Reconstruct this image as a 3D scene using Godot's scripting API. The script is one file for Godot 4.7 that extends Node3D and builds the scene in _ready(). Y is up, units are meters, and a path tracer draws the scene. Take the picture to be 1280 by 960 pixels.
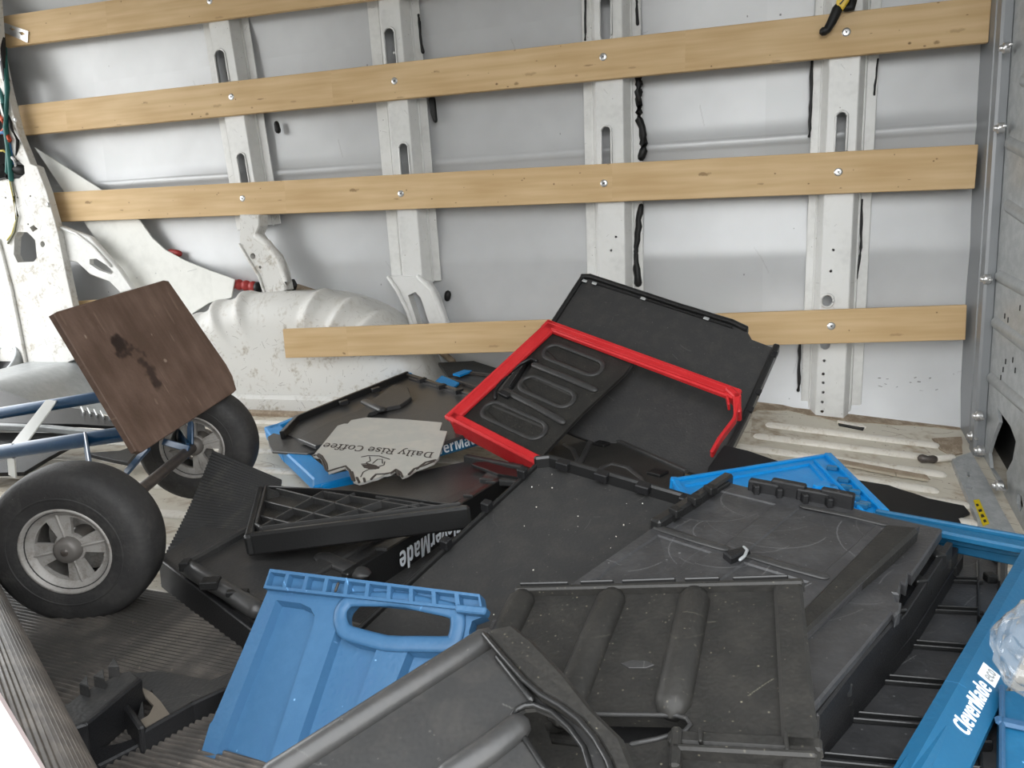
extends Node3D
# A cargo van seen from its side door: battens on the far wall, a hand truck and a heap of broken folding crates.
var M := {}
var sg := 0
var rng := RandomNumberGenerator.new()
const WALL := Basis(Vector3(1, 0, 0), Vector3(0, 0, 1), Vector3(0, -1, 0))   # local x along the wall, y out of it, z down
const SIDE := Basis(Vector3(0, 0, 1), Vector3(-1, 0, 0), Vector3(0, -1, 0))  # the same for the bulkhead

# ---------------------------------------------------------------- mesh helpers
func nb() -> SurfaceTool:
	var st := SurfaceTool.new(); st.begin(Mesh.PRIMITIVE_TRIANGLES); return st
func pv(a: Array) -> PackedVector2Array:
	var r := PackedVector2Array()
	for i in range(0, a.size(), 2): r.append(Vector2(a[i], a[i + 1]))
	return r
func flat(st: SurfaceTool): st.set_smooth_group(-1)
func smooth(st: SurfaceTool):
	sg += 1; st.set_smooth_group(sg)
func tri(st: SurfaceTool, a: Vector3, b: Vector3, c: Vector3, n: Vector3):
	if (b - a).cross(c - a).dot(n) > 0.0:
		st.add_vertex(a); st.add_vertex(c); st.add_vertex(b)
	else:
		st.add_vertex(a); st.add_vertex(b); st.add_vertex(c)
func quad(st: SurfaceTool, a: Vector3, b: Vector3, c: Vector3, d: Vector3, n: Vector3):
	tri(st, a, b, c, n); tri(st, a, c, d, n)
func box(st: SurfaceTool, c: Vector3, size: Vector3, bs := Basis.IDENTITY, bev := 0.0015):
	flat(st)
	var h := size * 0.5
	var r: float = min(bev, min(h.x, min(h.y, h.z)) * 0.9)
	var T := Transform3D(bs, c)
	for ax in 3:
		var a1 := (ax + 1) % 3
		var a2 := (ax + 2) % 3
		for s in [-1.0, 1.0]:
			var q := []
			for k in [[-1, -1], [1, -1], [1, 1], [-1, 1]]:
				var p := Vector3.ZERO
				p[ax] = s * h[ax]; p[a1] = k[0] * (h[a1] - r); p[a2] = k[1] * (h[a2] - r)
				q.append(T * p)
			var n := Vector3.ZERO
			n[ax] = s
			quad(st, q[0], q[1], q[2], q[3], bs * n)
			for s2 in [-1.0, 1.0]:   # edges between axes ax and a1, along a2
				var e := []
				for k in [[0, -1], [0, 1], [1, 1], [1, -1]]:
					var p := Vector3.ZERO
					p[a2] = k[1] * (h[a2] - r)
					if k[0] == 0: p[ax] = s * h[ax]; p[a1] = s2 * (h[a1] - r)
					else: p[ax] = s * (h[ax] - r); p[a1] = s2 * h[a1]
					e.append(T * p)
				var n2 := Vector3.ZERO
				n2[ax] = s; n2[a1] = s2
				quad(st, e[0], e[1], e[2], e[3], bs * n2)
	for sx in [-1.0, 1.0]:
		for sy in [-1.0, 1.0]:
			for sz in [-1.0, 1.0]:
				var s := Vector3(sx, sy, sz)
				tri(st, T * (s * Vector3(h.x, h.y - r, h.z - r)), T * (s * Vector3(h.x - r, h.y, h.z - r)), T * (s * Vector3(h.x - r, h.y - r, h.z)), bs * s)
func bar(st: SurfaceTool, a: Vector3, b: Vector3, w: float, h: float, up := Vector3.UP, bev := 0.0015, lift := 0.0):
	var x := (b - a).normalized()
	var y := (up - x * up.dot(x)).normalized()
	box(st, (a + b) * 0.5 + y * lift, Vector3(a.distance_to(b), h, w), Basis(x, y, x.cross(y)), bev)
func strip(st: SurfaceTool, pts: PackedVector2Array, w: float, y0: float, y1: float, bev := 0.0015):
	for i in pts.size() - 1:
		var a := Vector3(pts[i].x, (y0 + y1) * 0.5, pts[i].y)
		var b := Vector3(pts[i + 1].x, (y0 + y1) * 0.5, pts[i + 1].y)
		var d := (b - a).normalized() * w * 0.5
		bar(st, a - d, b + d, w, y1 - y0, Vector3.UP, bev)
func area(p: PackedVector2Array) -> float:
	var s := 0.0
	for i in p.size(): s += p[i].cross(p[(i + 1) % p.size()])
	return s * 0.5
func ccw(p: PackedVector2Array) -> PackedVector2Array:
	var r := p.duplicate()
	if area(r) < 0: r.reverse()
	return r
func inset(p: PackedVector2Array, d: float) -> PackedVector2Array:   # p counter-clockwise; same vertex count
	var r := PackedVector2Array()
	var n := p.size()
	for i in n:
		var e1 := (p[i] - p[(i + n - 1) % n]).normalized()
		var e2 := (p[(i + 1) % n] - p[i]).normalized()
		var m := (Vector2(-e1.y, e1.x) + Vector2(-e2.y, e2.x)).normalized()
		r.append(p[i] + m * d / max(0.4, m.dot(Vector2(-e1.y, e1.x))))
	return r
func triangulate(outer: PackedVector2Array, holes: Array) -> Array:   # [points, indices]: horizontal slabs cut into trapezoids
	var ys := []
	var edges := []
	for ring in [outer] + holes:
		for i in ring.size():
			var p: Vector2 = ring[i]
			var q: Vector2 = ring[(i + 1) % ring.size()]
			ys.append(p.y)
			if abs(p.y - q.y) > 1e-7: edges.append([p, q] if p.y < q.y else [q, p])
	ys.sort()
	var P := PackedVector2Array()
	var ix := []
	for k in ys.size() - 1:
		var y0: float = ys[k]
		var y1: float = ys[k + 1]
		if y1 - y0 < 1e-6: continue
		var ym := (y0 + y1) * 0.5
		var hits := []
		for e in edges:
			if e[0].y < ym and e[1].y > ym:
				var s: float = (e[1].x - e[0].x) / (e[1].y - e[0].y)
				hits.append([e[0].x + s * (ym - e[0].y), e[0].x + s * (y0 - e[0].y), e[0].x + s * (y1 - e[0].y)])
		hits.sort_custom(func(a, b): return a[0] < b[0])
		for i in range(0, hits.size() - 1, 2):
			var n := P.size()
			P.append(Vector2(hits[i][1], y0)); P.append(Vector2(hits[i + 1][1], y0)); P.append(Vector2(hits[i + 1][2], y1)); P.append(Vector2(hits[i][2], y1))
			if hits[i + 1][1] - hits[i][1] > 1e-7: ix.append_array([n, n + 1, n + 2])
			if hits[i + 1][2] - hits[i][2] > 1e-7: ix.append_array([n, n + 2, n + 3])
	return [P, ix]
func cap(st: SurfaceTool, T: Transform3D, tr: Array, y: float, s: float):
	var P: PackedVector2Array = tr[0]
	for i in range(0, tr[1].size(), 3):
		var a: Vector2 = P[tr[1][i]]
		var b: Vector2 = P[tr[1][i + 1]]
		var c: Vector2 = P[tr[1][i + 2]]
		tri(st, T * Vector3(a.x, y, a.y), T * Vector3(b.x, y, b.y), T * Vector3(c.x, y, c.y), T.basis * Vector3(0, s, 0))
func wall_ring(st: SurfaceTool, T: Transform3D, top: PackedVector2Array, y1: float, bot: PackedVector2Array, y0: float, s: float):
	for i in top.size():   # top counter-clockwise in (x, z); s = 1: faces outwards
		var j := (i + 1) % top.size()
		var e := top[j] - top[i]
		quad(st, T * Vector3(top[i].x, y1, top[i].y), T * Vector3(top[j].x, y1, top[j].y), T * Vector3(bot[j].x, y0, bot[j].y), T * Vector3(bot[i].x, y0, bot[i].y), T.basis * (Vector3(e.y, 0, -e.x) * s + Vector3(0, 0.0001, 0)))
func extr(st: SurfaceTool, outer: PackedVector2Array, y0: float, y1: float, holes := [], T := Transform3D.IDENTITY, bev := 0.0):
	flat(st)
	var o := ccw(outer)
	var topo := inset(o, bev) if bev > 0 else o
	cap(st, T, triangulate(topo, holes), y1, 1)
	cap(st, T, triangulate(o, holes), y0, -1)
	if bev > 0:
		wall_ring(st, T, topo, y1, o, y1 - bev, 1)
		wall_ring(st, T, o, y1 - bev, o, y0, 1)
	else: wall_ring(st, T, o, y1, o, y0, 1)
	for h in holes:
		var hh := ccw(h)
		wall_ring(st, T, hh, y1, hh, y0, -1)
func pockets(st: SurfaceTool, outer: PackedVector2Array, t: float, list: Array, T := Transform3D.IDENTITY):
	# a moulded panel: top at y = 0; every pocket is [outline, depth, slope]; depth <= 0 goes right through
	flat(st)
	var o := ccw(outer)
	var rings := []
	var thru := []
	for p in list:
		var r := ccw(p[0])
		rings.append(r)
		if p[1] <= 0: thru.append(r)
	cap(st, T, triangulate(o, rings), 0, 1)
	cap(st, T, triangulate(o, thru), -t, -1)
	wall_ring(st, T, o, 0, o, -t, 1)
	for i in list.size():
		var r: PackedVector2Array = rings[i]
		if list[i][1] <= 0: wall_ring(st, T, r, 0, r, -t, -1)
		else:
			var b := inset(r, list[i][2])
			wall_ring(st, T, r, 0, b, -list[i][1], -1)
			cap(st, T, triangulate(b, []), -list[i][1], 1)
func rrect(cx: float, cz: float, hx: float, hz: float, r: float, n := 5, turn := 0.0) -> PackedVector2Array:
	var p := PackedVector2Array()
	for k in 4:
		var c := Vector2((hx - r) * [1, -1, -1, 1][k], (hz - r) * [1, 1, -1, -1][k])
		for i in n + 1:
			var a := PI / 2 * (k + float(i) / n)
			p.append(Vector2(cx, cz) + (c + Vector2(cos(a), sin(a)) * r).rotated(turn))
	return p
func obround(a: Vector2, b: Vector2, r: float, n := 8) -> PackedVector2Array:
	return rrect((a.x + b.x) / 2, (a.y + b.y) / 2, a.distance_to(b) / 2 + r, r, r * 0.999, n, (b - a).angle())
func soften(p: PackedVector2Array, n: int) -> PackedVector2Array:   # closed Catmull-Rom
	var r := PackedVector2Array()
	var m := p.size()
	for i in m:
		for k in n: r.append(p[i].cubic_interpolate(p[(i + 1) % m], p[(i + m - 1) % m], p[(i + 2) % m], float(k) / n))
	return r
func circle(c: Vector2, r: float, n := 14) -> PackedVector2Array:
	var p := PackedVector2Array()
	for i in n: p.append(c + Vector2(cos(TAU * i / n), sin(TAU * i / n)) * r)
	return p
func wobble(p: PackedVector2Array, amp: float, step: float) -> PackedVector2Array:   # a torn outline
	var r := PackedVector2Array()
	for i in p.size():
		var a := p[i]
		var b := p[(i + 1) % p.size()]
		var n := int(max(1, a.distance_to(b) / step))
		for k in n: r.append(a.lerp(b, float(k) / n) + Vector2(rng.randf_range(-amp, amp), rng.randf_range(-amp, amp)))
	return r
func tube(st: SurfaceTool, pts: Array, r, seg := 10, closed := false, sq := 1.0, up := Vector3.UP):
	# r: a number or an array of radii; sq squashes the section along up; round ends
	smooth(st)
	var P := pts.duplicate()
	var R := []
	for i in P.size(): R.append(r[i] if r is Array else r)
	if not closed:
		var d0: Vector3 = (P[0] - P[1]).normalized()
		var d1: Vector3 = (P[-1] - P[-2]).normalized()
		var p0: Vector3 = P[0]
		var p1: Vector3 = P[-1]
		var r0: float = R[0]
		var r1: float = R[-1]
		P.push_front(p0 + d0 * r0 * 0.7); R.push_front(r0 * 0.7); P.push_front(p0 + d0 * r0); R.push_front(0.0005)
		P.push_back(p1 + d1 * r1 * 0.7); R.push_back(r1 * 0.7); P.push_back(p1 + d1 * r1); R.push_back(0.0005)
	var rings := []
	var n := P.size()
	for i in n:
		var d: Vector3
		if closed: d = (P[(i + 1) % n] - P[(i + n - 1) % n]).normalized()
		else: d = (P[min(i + 1, n - 1)] - P[max(i - 1, 0)]).normalized()
		var u := up - d * up.dot(d)
		if u.length() < 0.05: u = Vector3(0.3, 0.1, 1) - d * d.dot(Vector3(0.3, 0.1, 1))
		u = u.normalized()
		var s := d.cross(u)
		var ring := []
		for k in seg:
			var a := TAU * k / seg
			ring.append(P[i] + (u * cos(a) * sq + s * sin(a)) * R[i])
		rings.append(ring)
	for i in (n if closed else n - 1):
		var j := (i + 1) % n
		for k in seg:
			var l := (k + 1) % seg
			quad(st, rings[i][k], rings[j][k], rings[j][l], rings[i][l], (rings[i][k] + rings[j][l]) * 0.5 - (P[i] + P[j]) * 0.5)
func lathe(st: SurfaceTool, prof: Array, T := Transform3D.IDENTITY, seg := 32):   # prof: Vector2(radius, along y)
	smooth(st)
	for i in prof.size() - 1:
		if prof[i].is_equal_approx(prof[i + 1]):
			smooth(st); continue
		var e: Vector2 = prof[i + 1] - prof[i]
		for k in seg:
			var a := TAU * k / seg
			var b := TAU * (k + 1) / seg
			var ca := Vector3(cos(a), 0, sin(a))
			var cb := Vector3(cos(b), 0, sin(b))
			var m := (ca + cb).normalized()
			var nn := m * e.y - Vector3(0, e.x, 0)
			quad(st, T * (ca * prof[i].x + Vector3(0, prof[i].y, 0)), T * (ca * prof[i + 1].x + Vector3(0, prof[i + 1].y, 0)), T * (cb * prof[i + 1].x + Vector3(0, prof[i + 1].y, 0)), T * (cb * prof[i].x + Vector3(0, prof[i].y, 0)), T.basis * nn)
func surf(st: SurfaceTool, nu: int, nv: int, f: Callable, hint: Vector3, thick := 0.0):
	smooth(st)
	var g := []
	for i in nu + 1:
		var row := []
		for j in nv + 1: row.append(f.call(float(i) / nu, float(j) / nv))
		g.append(row)
	for i in nu:
		for j in nv: quad(st, g[i][j], g[i + 1][j], g[i + 1][j + 1], g[i][j + 1], hint)
	if thick > 0:
		smooth(st)
		var o := -hint.normalized() * thick
		for i in nu:
			for j in nv: quad(st, g[i][j] + o, g[i + 1][j] + o, g[i + 1][j + 1] + o, g[i][j + 1] + o, -hint)
		flat(st)
		for i in nu:
			quad(st, g[i][0], g[i + 1][0], g[i + 1][0] + o, g[i][0] + o, g[i][0] - g[i][1])
			quad(st, g[i][nv], g[i + 1][nv], g[i + 1][nv] + o, g[i][nv] + o, g[i][nv] - g[i][nv - 1])
		for j in nv:
			quad(st, g[0][j], g[0][j + 1], g[0][j + 1] + o, g[0][j] + o, g[0][j] - g[1][j])
			quad(st, g[nu][j], g[nu][j + 1], g[nu][j + 1] + o, g[nu][j] + o, g[nu][j] - g[nu - 1][j])
func oval(st: SurfaceTool, a: Vector3, b: Vector3, R: float, r: float, y: float, from := 0.0, to := 1.0, sq := 0.6):   # embossed stadium-shaped ridge
	var p := obround(Vector2(a.x, a.z), Vector2(b.x, b.z), R, 8)
	var q := []
	for i in range(int(from * p.size()), int(to * p.size())): q.append(Vector3(p[i].x, y, p[i].y))
	tube(st, q, r, 8, from == 0.0 and to == 1.0, sq)
func up_to(p: Vector3, y: float) -> Vector3: return Vector3(p.x, y, p.z)

# ---------------------------------------------------------------- things and parts
func numbered(parent: Node, n: String) -> String:
	if not parent.has_node(n): return n
	var k := 1
	while parent.has_node("%s_%03d" % [n, k]): k += 1
	return "%s_%03d" % [n, k]
func thing(called: String, label: String, category: String, T := Transform3D.IDENTITY, group := "") -> Node3D:
	var o := Node3D.new()
	o.name = numbered(self, called); add_child(o, true)
	o.transform = T; o.set_meta("label", label); o.set_meta("category", category)
	if group != "": o.set_meta("group", group)
	return o
func struct_node(called: String, T := Transform3D.IDENTITY) -> Node3D:
	var o := Node3D.new()
	o.name = numbered(self, called); add_child(o, true)
	o.transform = T; o.set_meta("kind", "structure")
	return o
func part(parent: Node3D, called: String, st: SurfaceTool, m: Material, label := "") -> MeshInstance3D:
	st.generate_normals()
	var o := MeshInstance3D.new()
	o.mesh = st.commit(); o.material_override = m
	o.name = numbered(parent, called); parent.add_child(o, true)
	if label != "": o.set_meta("label", label)
	return o
func lettering(parent: Node3D, s: String, at: Vector3, right: Vector3, upv: Vector3, size: float, m: Material, font: String, weight := 400, width := 0.0, called := "lettering"):
	var t := TextMesh.new()
	var f := SystemFont.new()
	f.font_names = PackedStringArray([font]); f.font_weight = weight
	t.font = f; t.text = s; t.font_size = 64; t.pixel_size = size / 46.0; t.depth = 0.0006; t.curve_step = 1.0
	t.horizontal_alignment = HORIZONTAL_ALIGNMENT_CENTER; t.vertical_alignment = VERTICAL_ALIGNMENT_CENTER
	var o := MeshInstance3D.new()
	o.mesh = t; o.material_override = m
	o.name = numbered(parent, called); parent.add_child(o, true)
	var x := right.normalized()
	var z := x.cross(upv).normalized()
	var sx := 1.0
	if width > 0.0:
		var aw := t.get_aabb().size.x
		if aw > 0.0: sx = width / aw
	o.transform = Transform3D(Basis(x * sx, z.cross(x), z), at)
	return o

# ---------------------------------------------------------------- materials
func noise(seed_: int, freq: float, oct := 4, type := FastNoiseLite.TYPE_SIMPLEX_SMOOTH) -> FastNoiseLite:
	var n := FastNoiseLite.new()
	n.seed = seed_; n.frequency = freq; n.noise_type = type; n.fractal_octaves = oct
	return n
func wear_tex(seed_: int, base: Color, dust: Color, lo: float, hi: float, freq: float, specks: int, speck: Color, scratches: int, scratch: Color, dir := -1.0, slen := 40, size := 512, stretch := Vector2.ONE) -> ImageTexture:
	var r := RandomNumberGenerator.new()
	r.seed = seed_
	var a := noise(seed_, freq, 5)
	var b := noise(seed_ + 7, freq * 5.0, 3)
	var im := Image.create(size, size, true, Image.FORMAT_RGB8)
	for y in size:
		for x in size:
			var v := a.get_noise_2d(x * stretch.x, y * stretch.y) * 0.75 + b.get_noise_2d(x * stretch.x, y * stretch.y) * 0.35
			im.set_pixel(x, y, base.lerp(dust, smoothstep(lo, hi, v)))
	for i in specks:
		var c := speck.lerp(base, r.randf() * 0.6)
		var x := r.randi_range(0, size - 3)
		var y := r.randi_range(0, size - 3)
		im.fill_rect(Rect2i(x, y, r.randi_range(1, 2), r.randi_range(1, 2)), c)
	for i in scratches:
		var p := Vector2(r.randf() * size, r.randf() * size)
		var an := dir + r.randf_range(-0.25, 0.25) if dir >= 0.0 else r.randf() * TAU
		var bend := r.randf_range(-0.02, 0.02)
		var al := r.randf_range(0.15, 0.8)
		for k in r.randi_range(int(slen * 0.2), slen):
			p += Vector2(cos(an), sin(an)); an += bend
			var q := Vector2i(posmod(int(p.x), size), posmod(int(p.y), size))
			im.set_pixelv(q, im.get_pixelv(q).lerp(scratch, al))
	im.generate_mipmaps()
	return ImageTexture.create_from_image(im)
func blot(im: Image, at: Vector2, rad: Vector2, c: Color, k: float, n: FastNoiseLite):
	for y in range(max(0, at.y - rad.y * 1.5), min(im.get_height(), at.y + rad.y * 1.5)):
		for x in range(max(0, at.x - rad.x * 1.5), min(im.get_width(), at.x + rad.x * 1.5)):
			var d := Vector2((x - at.x) / rad.x, (y - at.y) / rad.y).length() + n.get_noise_2d(x, y) * 0.7
			if d < 1.0: im.set_pixel(x, y, im.get_pixel(x, y).lerp(c, k * smoothstep(1.0, 0.4, d)))
func wood_tex() -> ImageTexture:
	var g := noise(11, 0.02, 4)
	var w := noise(12, 0.006, 3)
	var im := Image.create(1024, 256, true, Image.FORMAT_RGB8)
	for y in 256:
		for x in 1024:
			var v := g.get_noise_2d(x * 0.12, y * 2.2) * 0.6 + w.get_noise_2d(x * 0.5, y) * 0.5
			im.set_pixel(x, y, Color(0.755, 0.635, 0.465).lerp(Color(0.83, 0.72, 0.56), clampf(v + 0.5, 0, 1)))
	var r := RandomNumberGenerator.new()
	r.seed = 5
	var n := noise(13, 0.05, 3)
	for i in 12: blot(im, Vector2(r.randf() * 1024, r.randf() * 256), Vector2(r.randf_range(4, 22), r.randf_range(2, 5)), Color(0.36, 0.27, 0.17), r.randf_range(0.15, 0.5), n)
	for i in 25: blot(im, Vector2(r.randf() * 1024, r.randf() * 256), Vector2(r.randf_range(1, 4), r.randf_range(1, 3)), Color(0.3, 0.22, 0.14), 0.6, n)
	im.generate_mipmaps()
	return ImageTexture.create_from_image(im)
func bump_tex(seed_: int, freq: float, k: float, type := FastNoiseLite.TYPE_SIMPLEX_SMOOTH) -> NoiseTexture2D:
	var t := NoiseTexture2D.new()
	t.width = 256; t.height = 256; t.seamless = true; t.as_normal_map = true; t.bump_strength = k; t.noise = noise(seed_, freq, 3, type)
	return t
func mat(rough: float, albedo: Variant, scale := Vector3.ONE, metal := 0.0, spec := 0.5, nrm: Texture2D = null, nk := 0.3, off := Vector3.ZERO) -> StandardMaterial3D:
	var m := StandardMaterial3D.new()
	m.roughness = rough; m.metallic = metal; m.metallic_specular = spec
	if albedo is Color: m.albedo_color = albedo
	else: m.albedo_texture = albedo
	m.uv1_triplanar = true; m.uv1_scale = scale; m.uv1_offset = off
	if nrm != null:
		m.normal_enabled = true; m.normal_texture = nrm; m.normal_scale = nk
	return m
func make_materials():
	var pebble := bump_tex(3, 0.3, 2.0)
	var soft := bump_tex(4, 0.012, 2.0)
	var k := Color(0.20, 0.20, 0.20)
	var dusty := wear_tex(21, k, Color(0.235, 0.23, 0.225), -0.3, 0.7, 0.02, 220, Color(0.42, 0.41, 0.39), 26, Color(0.42, 0.42, 0.40))
	var dustier := wear_tex(22, Color(0.145, 0.142, 0.136), Color(0.178, 0.173, 0.163), -0.4, 0.6, 0.02, 600, Color(0.45, 0.43, 0.37), 14, Color(0.45, 0.44, 0.38))
	var scuffed := wear_tex(23, Color(0.21, 0.21, 0.215), Color(0.26, 0.26, 0.265), -0.3, 0.6, 0.015, 220, Color(0.5, 0.5, 0.5), 60, Color(0.5, 0.5, 0.5), 2.4, 120)
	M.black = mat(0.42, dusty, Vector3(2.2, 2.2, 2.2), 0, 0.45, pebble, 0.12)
	M.black_b = mat(0.38, dusty, Vector3(2.0, 2.0, 2.0), 0, 0.5, pebble, 0.08, Vector3(0.37, 0.2, 0.61))
	M.dusty = mat(0.5, dustier, Vector3(2.4, 2.4, 2.4), 0, 0.4, pebble, 0.15)
	M.scuffed = mat(0.42, scuffed, Vector3(2.0, 2.0, 2.0), 0, 0.5, pebble, 0.1)
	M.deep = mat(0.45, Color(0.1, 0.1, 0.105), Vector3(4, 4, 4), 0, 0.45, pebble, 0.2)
	M.gloss = mat(0.3, Color(0.12, 0.12, 0.12), Vector3(4, 4, 4), 0, 0.5, pebble, 0.1)
	M.blue = mat(0.42, wear_tex(31, Color(0.20, 0.345, 0.475), Color(0.22, 0.365, 0.495), -0.3, 0.6, 0.01, 30, Color(0.6, 0.75, 0.9), 10, Color(0.45, 0.66, 0.86)), Vector3(2, 2, 2), 0, 0.4, pebble, 0.12)
	M.blue_bright = mat(0.4, wear_tex(32, Color(0.02, 0.50, 0.77), Color(0.05, 0.53, 0.79), -0.3, 0.6, 0.01, 40, Color(0.6, 0.85, 1.0), 8, Color(0.4, 0.75, 0.98)), Vector3(2, 2, 2), 0, 0.4, pebble, 0.1)
	M.blue_rim = mat(0.35, wear_tex(33, Color(0.11, 0.355, 0.50), Color(0.14, 0.385, 0.53), -0.3, 0.6, 0.01, 60, Color(0.6, 0.8, 0.95), 12, Color(0.4, 0.66, 0.88)), Vector3(2, 2, 2), 0, 0.45, pebble, 0.1)
	M.red = mat(0.4, wear_tex(34, Color(0.73, 0.15, 0.165), Color(0.77, 0.19, 0.20), -0.3, 0.6, 0.01, 30, Color(0.9, 0.5, 0.5), 12, Color(0.9, 0.45, 0.45)), Vector3(2, 2, 2), 0, 0.4, pebble, 0.1)
	M.print = mat(0.5, Color(0.93, 0.95, 0.97))
	var wt := wood_tex()
	for i in 5: M["wood%d" % i] = mat(0.62, wt, Vector3(0.85, 3.2, 3.2), 0, 0.35, bump_tex(9, 0.03, 1.0), 0.1, Vector3(0.23 * i, 0.31 * i, 0.17 * i))
	M.ply = mat(0.6, ply_tex(), Vector3(1.9, 1.9, 1.9), 0, 0.35, pebble, 0.2)
	M.ply_edge = mat(0.8, Color(0.45, 0.37, 0.29))
	M.skin = mat(0.34, wear_tex(41, Color(0.725, 0.73, 0.735), Color(0.755, 0.76, 0.765), -0.4, 0.6, 0.004, 14, Color(0.25, 0.25, 0.25), 10, Color(0.6, 0.6, 0.6), -1.0, 40), Vector3(0.8, 0.8, 0.8), 0.12, 0.5, soft, 0.1)
	M.paint = mat(0.3, wear_tex(42, Color(0.85, 0.85, 0.84), Color(0.80, 0.80, 0.79), -0.2, 0.7, 0.01, 60, Color(0.35, 0.33, 0.3), 25, Color(0.55, 0.54, 0.52), -1.0, 18), Vector3(1.5, 1.5, 1.5), 0, 0.5)
	M.dirty = mat(0.45, wear_tex(43, Color(0.815, 0.81, 0.795), Color(0.62, 0.59, 0.54), 0.1, 0.75, 0.012, 160, Color(0.25, 0.22, 0.2), 170, Color(0.36, 0.34, 0.32), -1.0, 26), Vector3(1.8, 1.8, 1.8), 0, 0.45, soft, 0.2)
	M.floor = mat(0.5, wear_tex(44, Color(0.79, 0.765, 0.71), Color(0.60, 0.54, 0.46), 0.0, 0.7, 0.009, 300, Color(0.3, 0.25, 0.2), 120, Color(0.42, 0.36, 0.3), 0.2, 60), Vector3(1.2, 1.2, 1.2), 0, 0.4, soft, 0.2)
	M.bead = mat(0.4, wear_tex(45, Color(0.88, 0.86, 0.82), Color(0.70, 0.65, 0.57), 0.0, 0.8, 0.02, 60, Color(0.4, 0.35, 0.3), 40, Color(0.5, 0.45, 0.4)), Vector3(2, 2, 2))
	M.grime = mat(0.85, wear_tex(46, Color(0.56, 0.50, 0.43), Color(0.70, 0.65, 0.58), -0.3, 0.6, 0.02, 300, Color(0.25, 0.2, 0.15), 0, Color.BLACK), Vector3(2, 2, 2), 0, 0.3, pebble, 0.4)
	M.galv = mat(0.38, wear_tex(47, Color(0.62, 0.635, 0.64), Color(0.69, 0.70, 0.705), -0.4, 0.5, 0.03, 120, Color(0.36, 0.37, 0.38), 40, Color(0.72, 0.73, 0.74), -1.0, 20), Vector3(1.6, 1.6, 1.6), 0.15, 0.5)
	M.galv_dark = mat(0.4, Color(0.50, 0.51, 0.52), Vector3.ONE, 0.3, 0.5)
	M.dust = mat(0.9, Color(0.40, 0.37, 0.33))
	M.webbing = mat(0.85, Color(0.68, 0.64, 0.57))
	M.hub = mat(0.5, Color(0.40, 0.385, 0.37), Vector3.ONE, 0.2)
	M.pink_white = mat(0.5, Color(0.90, 0.83, 0.82))
	M.zinc = mat(0.28, Color(0.82, 0.82, 0.82), Vector3.ONE, 0.85, 0.5)
	M.slot = mat(0.5, Color(0.2, 0.2, 0.2), Vector3.ONE, 0.5)
	M.rubber = mat(0.62, wear_tex(51, Color(0.185, 0.183, 0.183), Color(0.25, 0.245, 0.24), -0.3, 0.6, 0.012, 30, Color(0.5, 0.5, 0.48), 16, Color(0.32, 0.32, 0.31)), Vector3(3, 3, 3), 0, 0.35, pebble, 0.2)
	M.mat_floor = mat(0.55, wear_tex(52, Color(0.235, 0.225, 0.215), Color(0.41, 0.385, 0.36), -0.15, 0.55, 0.006, 500, Color(0.55, 0.5, 0.45), 120, Color(0.44, 0.40, 0.36), 0.1, 30), Vector3(1.6, 1.6, 1.6), 0, 0.45)
	M.mat_flap = mat(0.55, wear_tex(53, Color(0.15, 0.15, 0.15), Color(0.28, 0.27, 0.25), 0.1, 0.7, 0.01, 120, Color(0.5, 0.48, 0.45), 40, Color(0.4, 0.38, 0.35), 0.1, 30), Vector3(2, 2, 2), 0, 0.45)
	M.mat_roll = mat(0.5, wear_tex(54, Color(0.30, 0.28, 0.26), Color(0.46, 0.43, 0.40), -0.3, 0.5, 0.01, 200, Color(0.6, 0.56, 0.5), 60, Color(0.55, 0.5, 0.46), 0.1, 40), Vector3(2, 2, 2), 0, 0.45)
	M.rim = mat(0.5, wear_tex(55, Color(0.60, 0.59, 0.575), Color(0.48, 0.455, 0.43), -0.1, 0.6, 0.02, 60, Color(0.3, 0.28, 0.26), 30, Color(0.75, 0.74, 0.72)), Vector3(5, 5, 5), 0.15, 0.5)
	M.truck = mat(0.3, wear_tex(56, Color(0.10, 0.26, 0.40), Color(0.18, 0.32, 0.43), 0.0, 0.7, 0.015, 100, Color(0.6, 0.6, 0.58), 60, Color(0.55, 0.6, 0.62), -1.0, 14), Vector3(4, 4, 4), 0.1, 0.6)
	M.steel = mat(0.45, wear_tex(57, Color(0.33, 0.31, 0.30), Color(0.42, 0.38, 0.35), -0.2, 0.6, 0.02, 30, Color(0.6, 0.6, 0.6), 30, Color(0.6, 0.58, 0.55)), Vector3(4, 4, 4), 0.5)
	M.strap = mat(0.3, Color(0.78, 0.79, 0.79), Vector3.ONE, 0.6)
	M.white_sheet = mat(0.45, wear_tex(58, Color(0.87, 0.87, 0.85), Color(0.82, 0.82, 0.80), -0.2, 0.7, 0.008, 20, Color(0.5, 0.5, 0.5), 6, Color(0.65, 0.65, 0.65)), Vector3.ONE)
	M.sign = mat(0.35, wear_tex(59, Color(0.74, 0.74, 0.72), Color(0.78, 0.77, 0.74), -0.3, 0.5, 0.006, 10, Color(0.5, 0.5, 0.5), 4, Color(0.65, 0.65, 0.65)), Vector3(2, 2, 2), 0.25, 0.5)
	M.ink = mat(0.6, Color(0.24, 0.21, 0.19))
	M.tar_and_shade = mat(0.5, Color(0.07, 0.07, 0.07), Vector3(6, 6, 6), 0, 0.45, pebble, 0.5)  # black for sealant and rubber; also paints the shade inside the cavities
	M.yellow = mat(0.4, Color(0.90, 0.76, 0.26))
	M.sticker = mat(0.5, Color(0.82, 0.72, 0.05))
	M.red_rubber = mat(0.5, Color(0.60, 0.17, 0.16))
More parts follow.
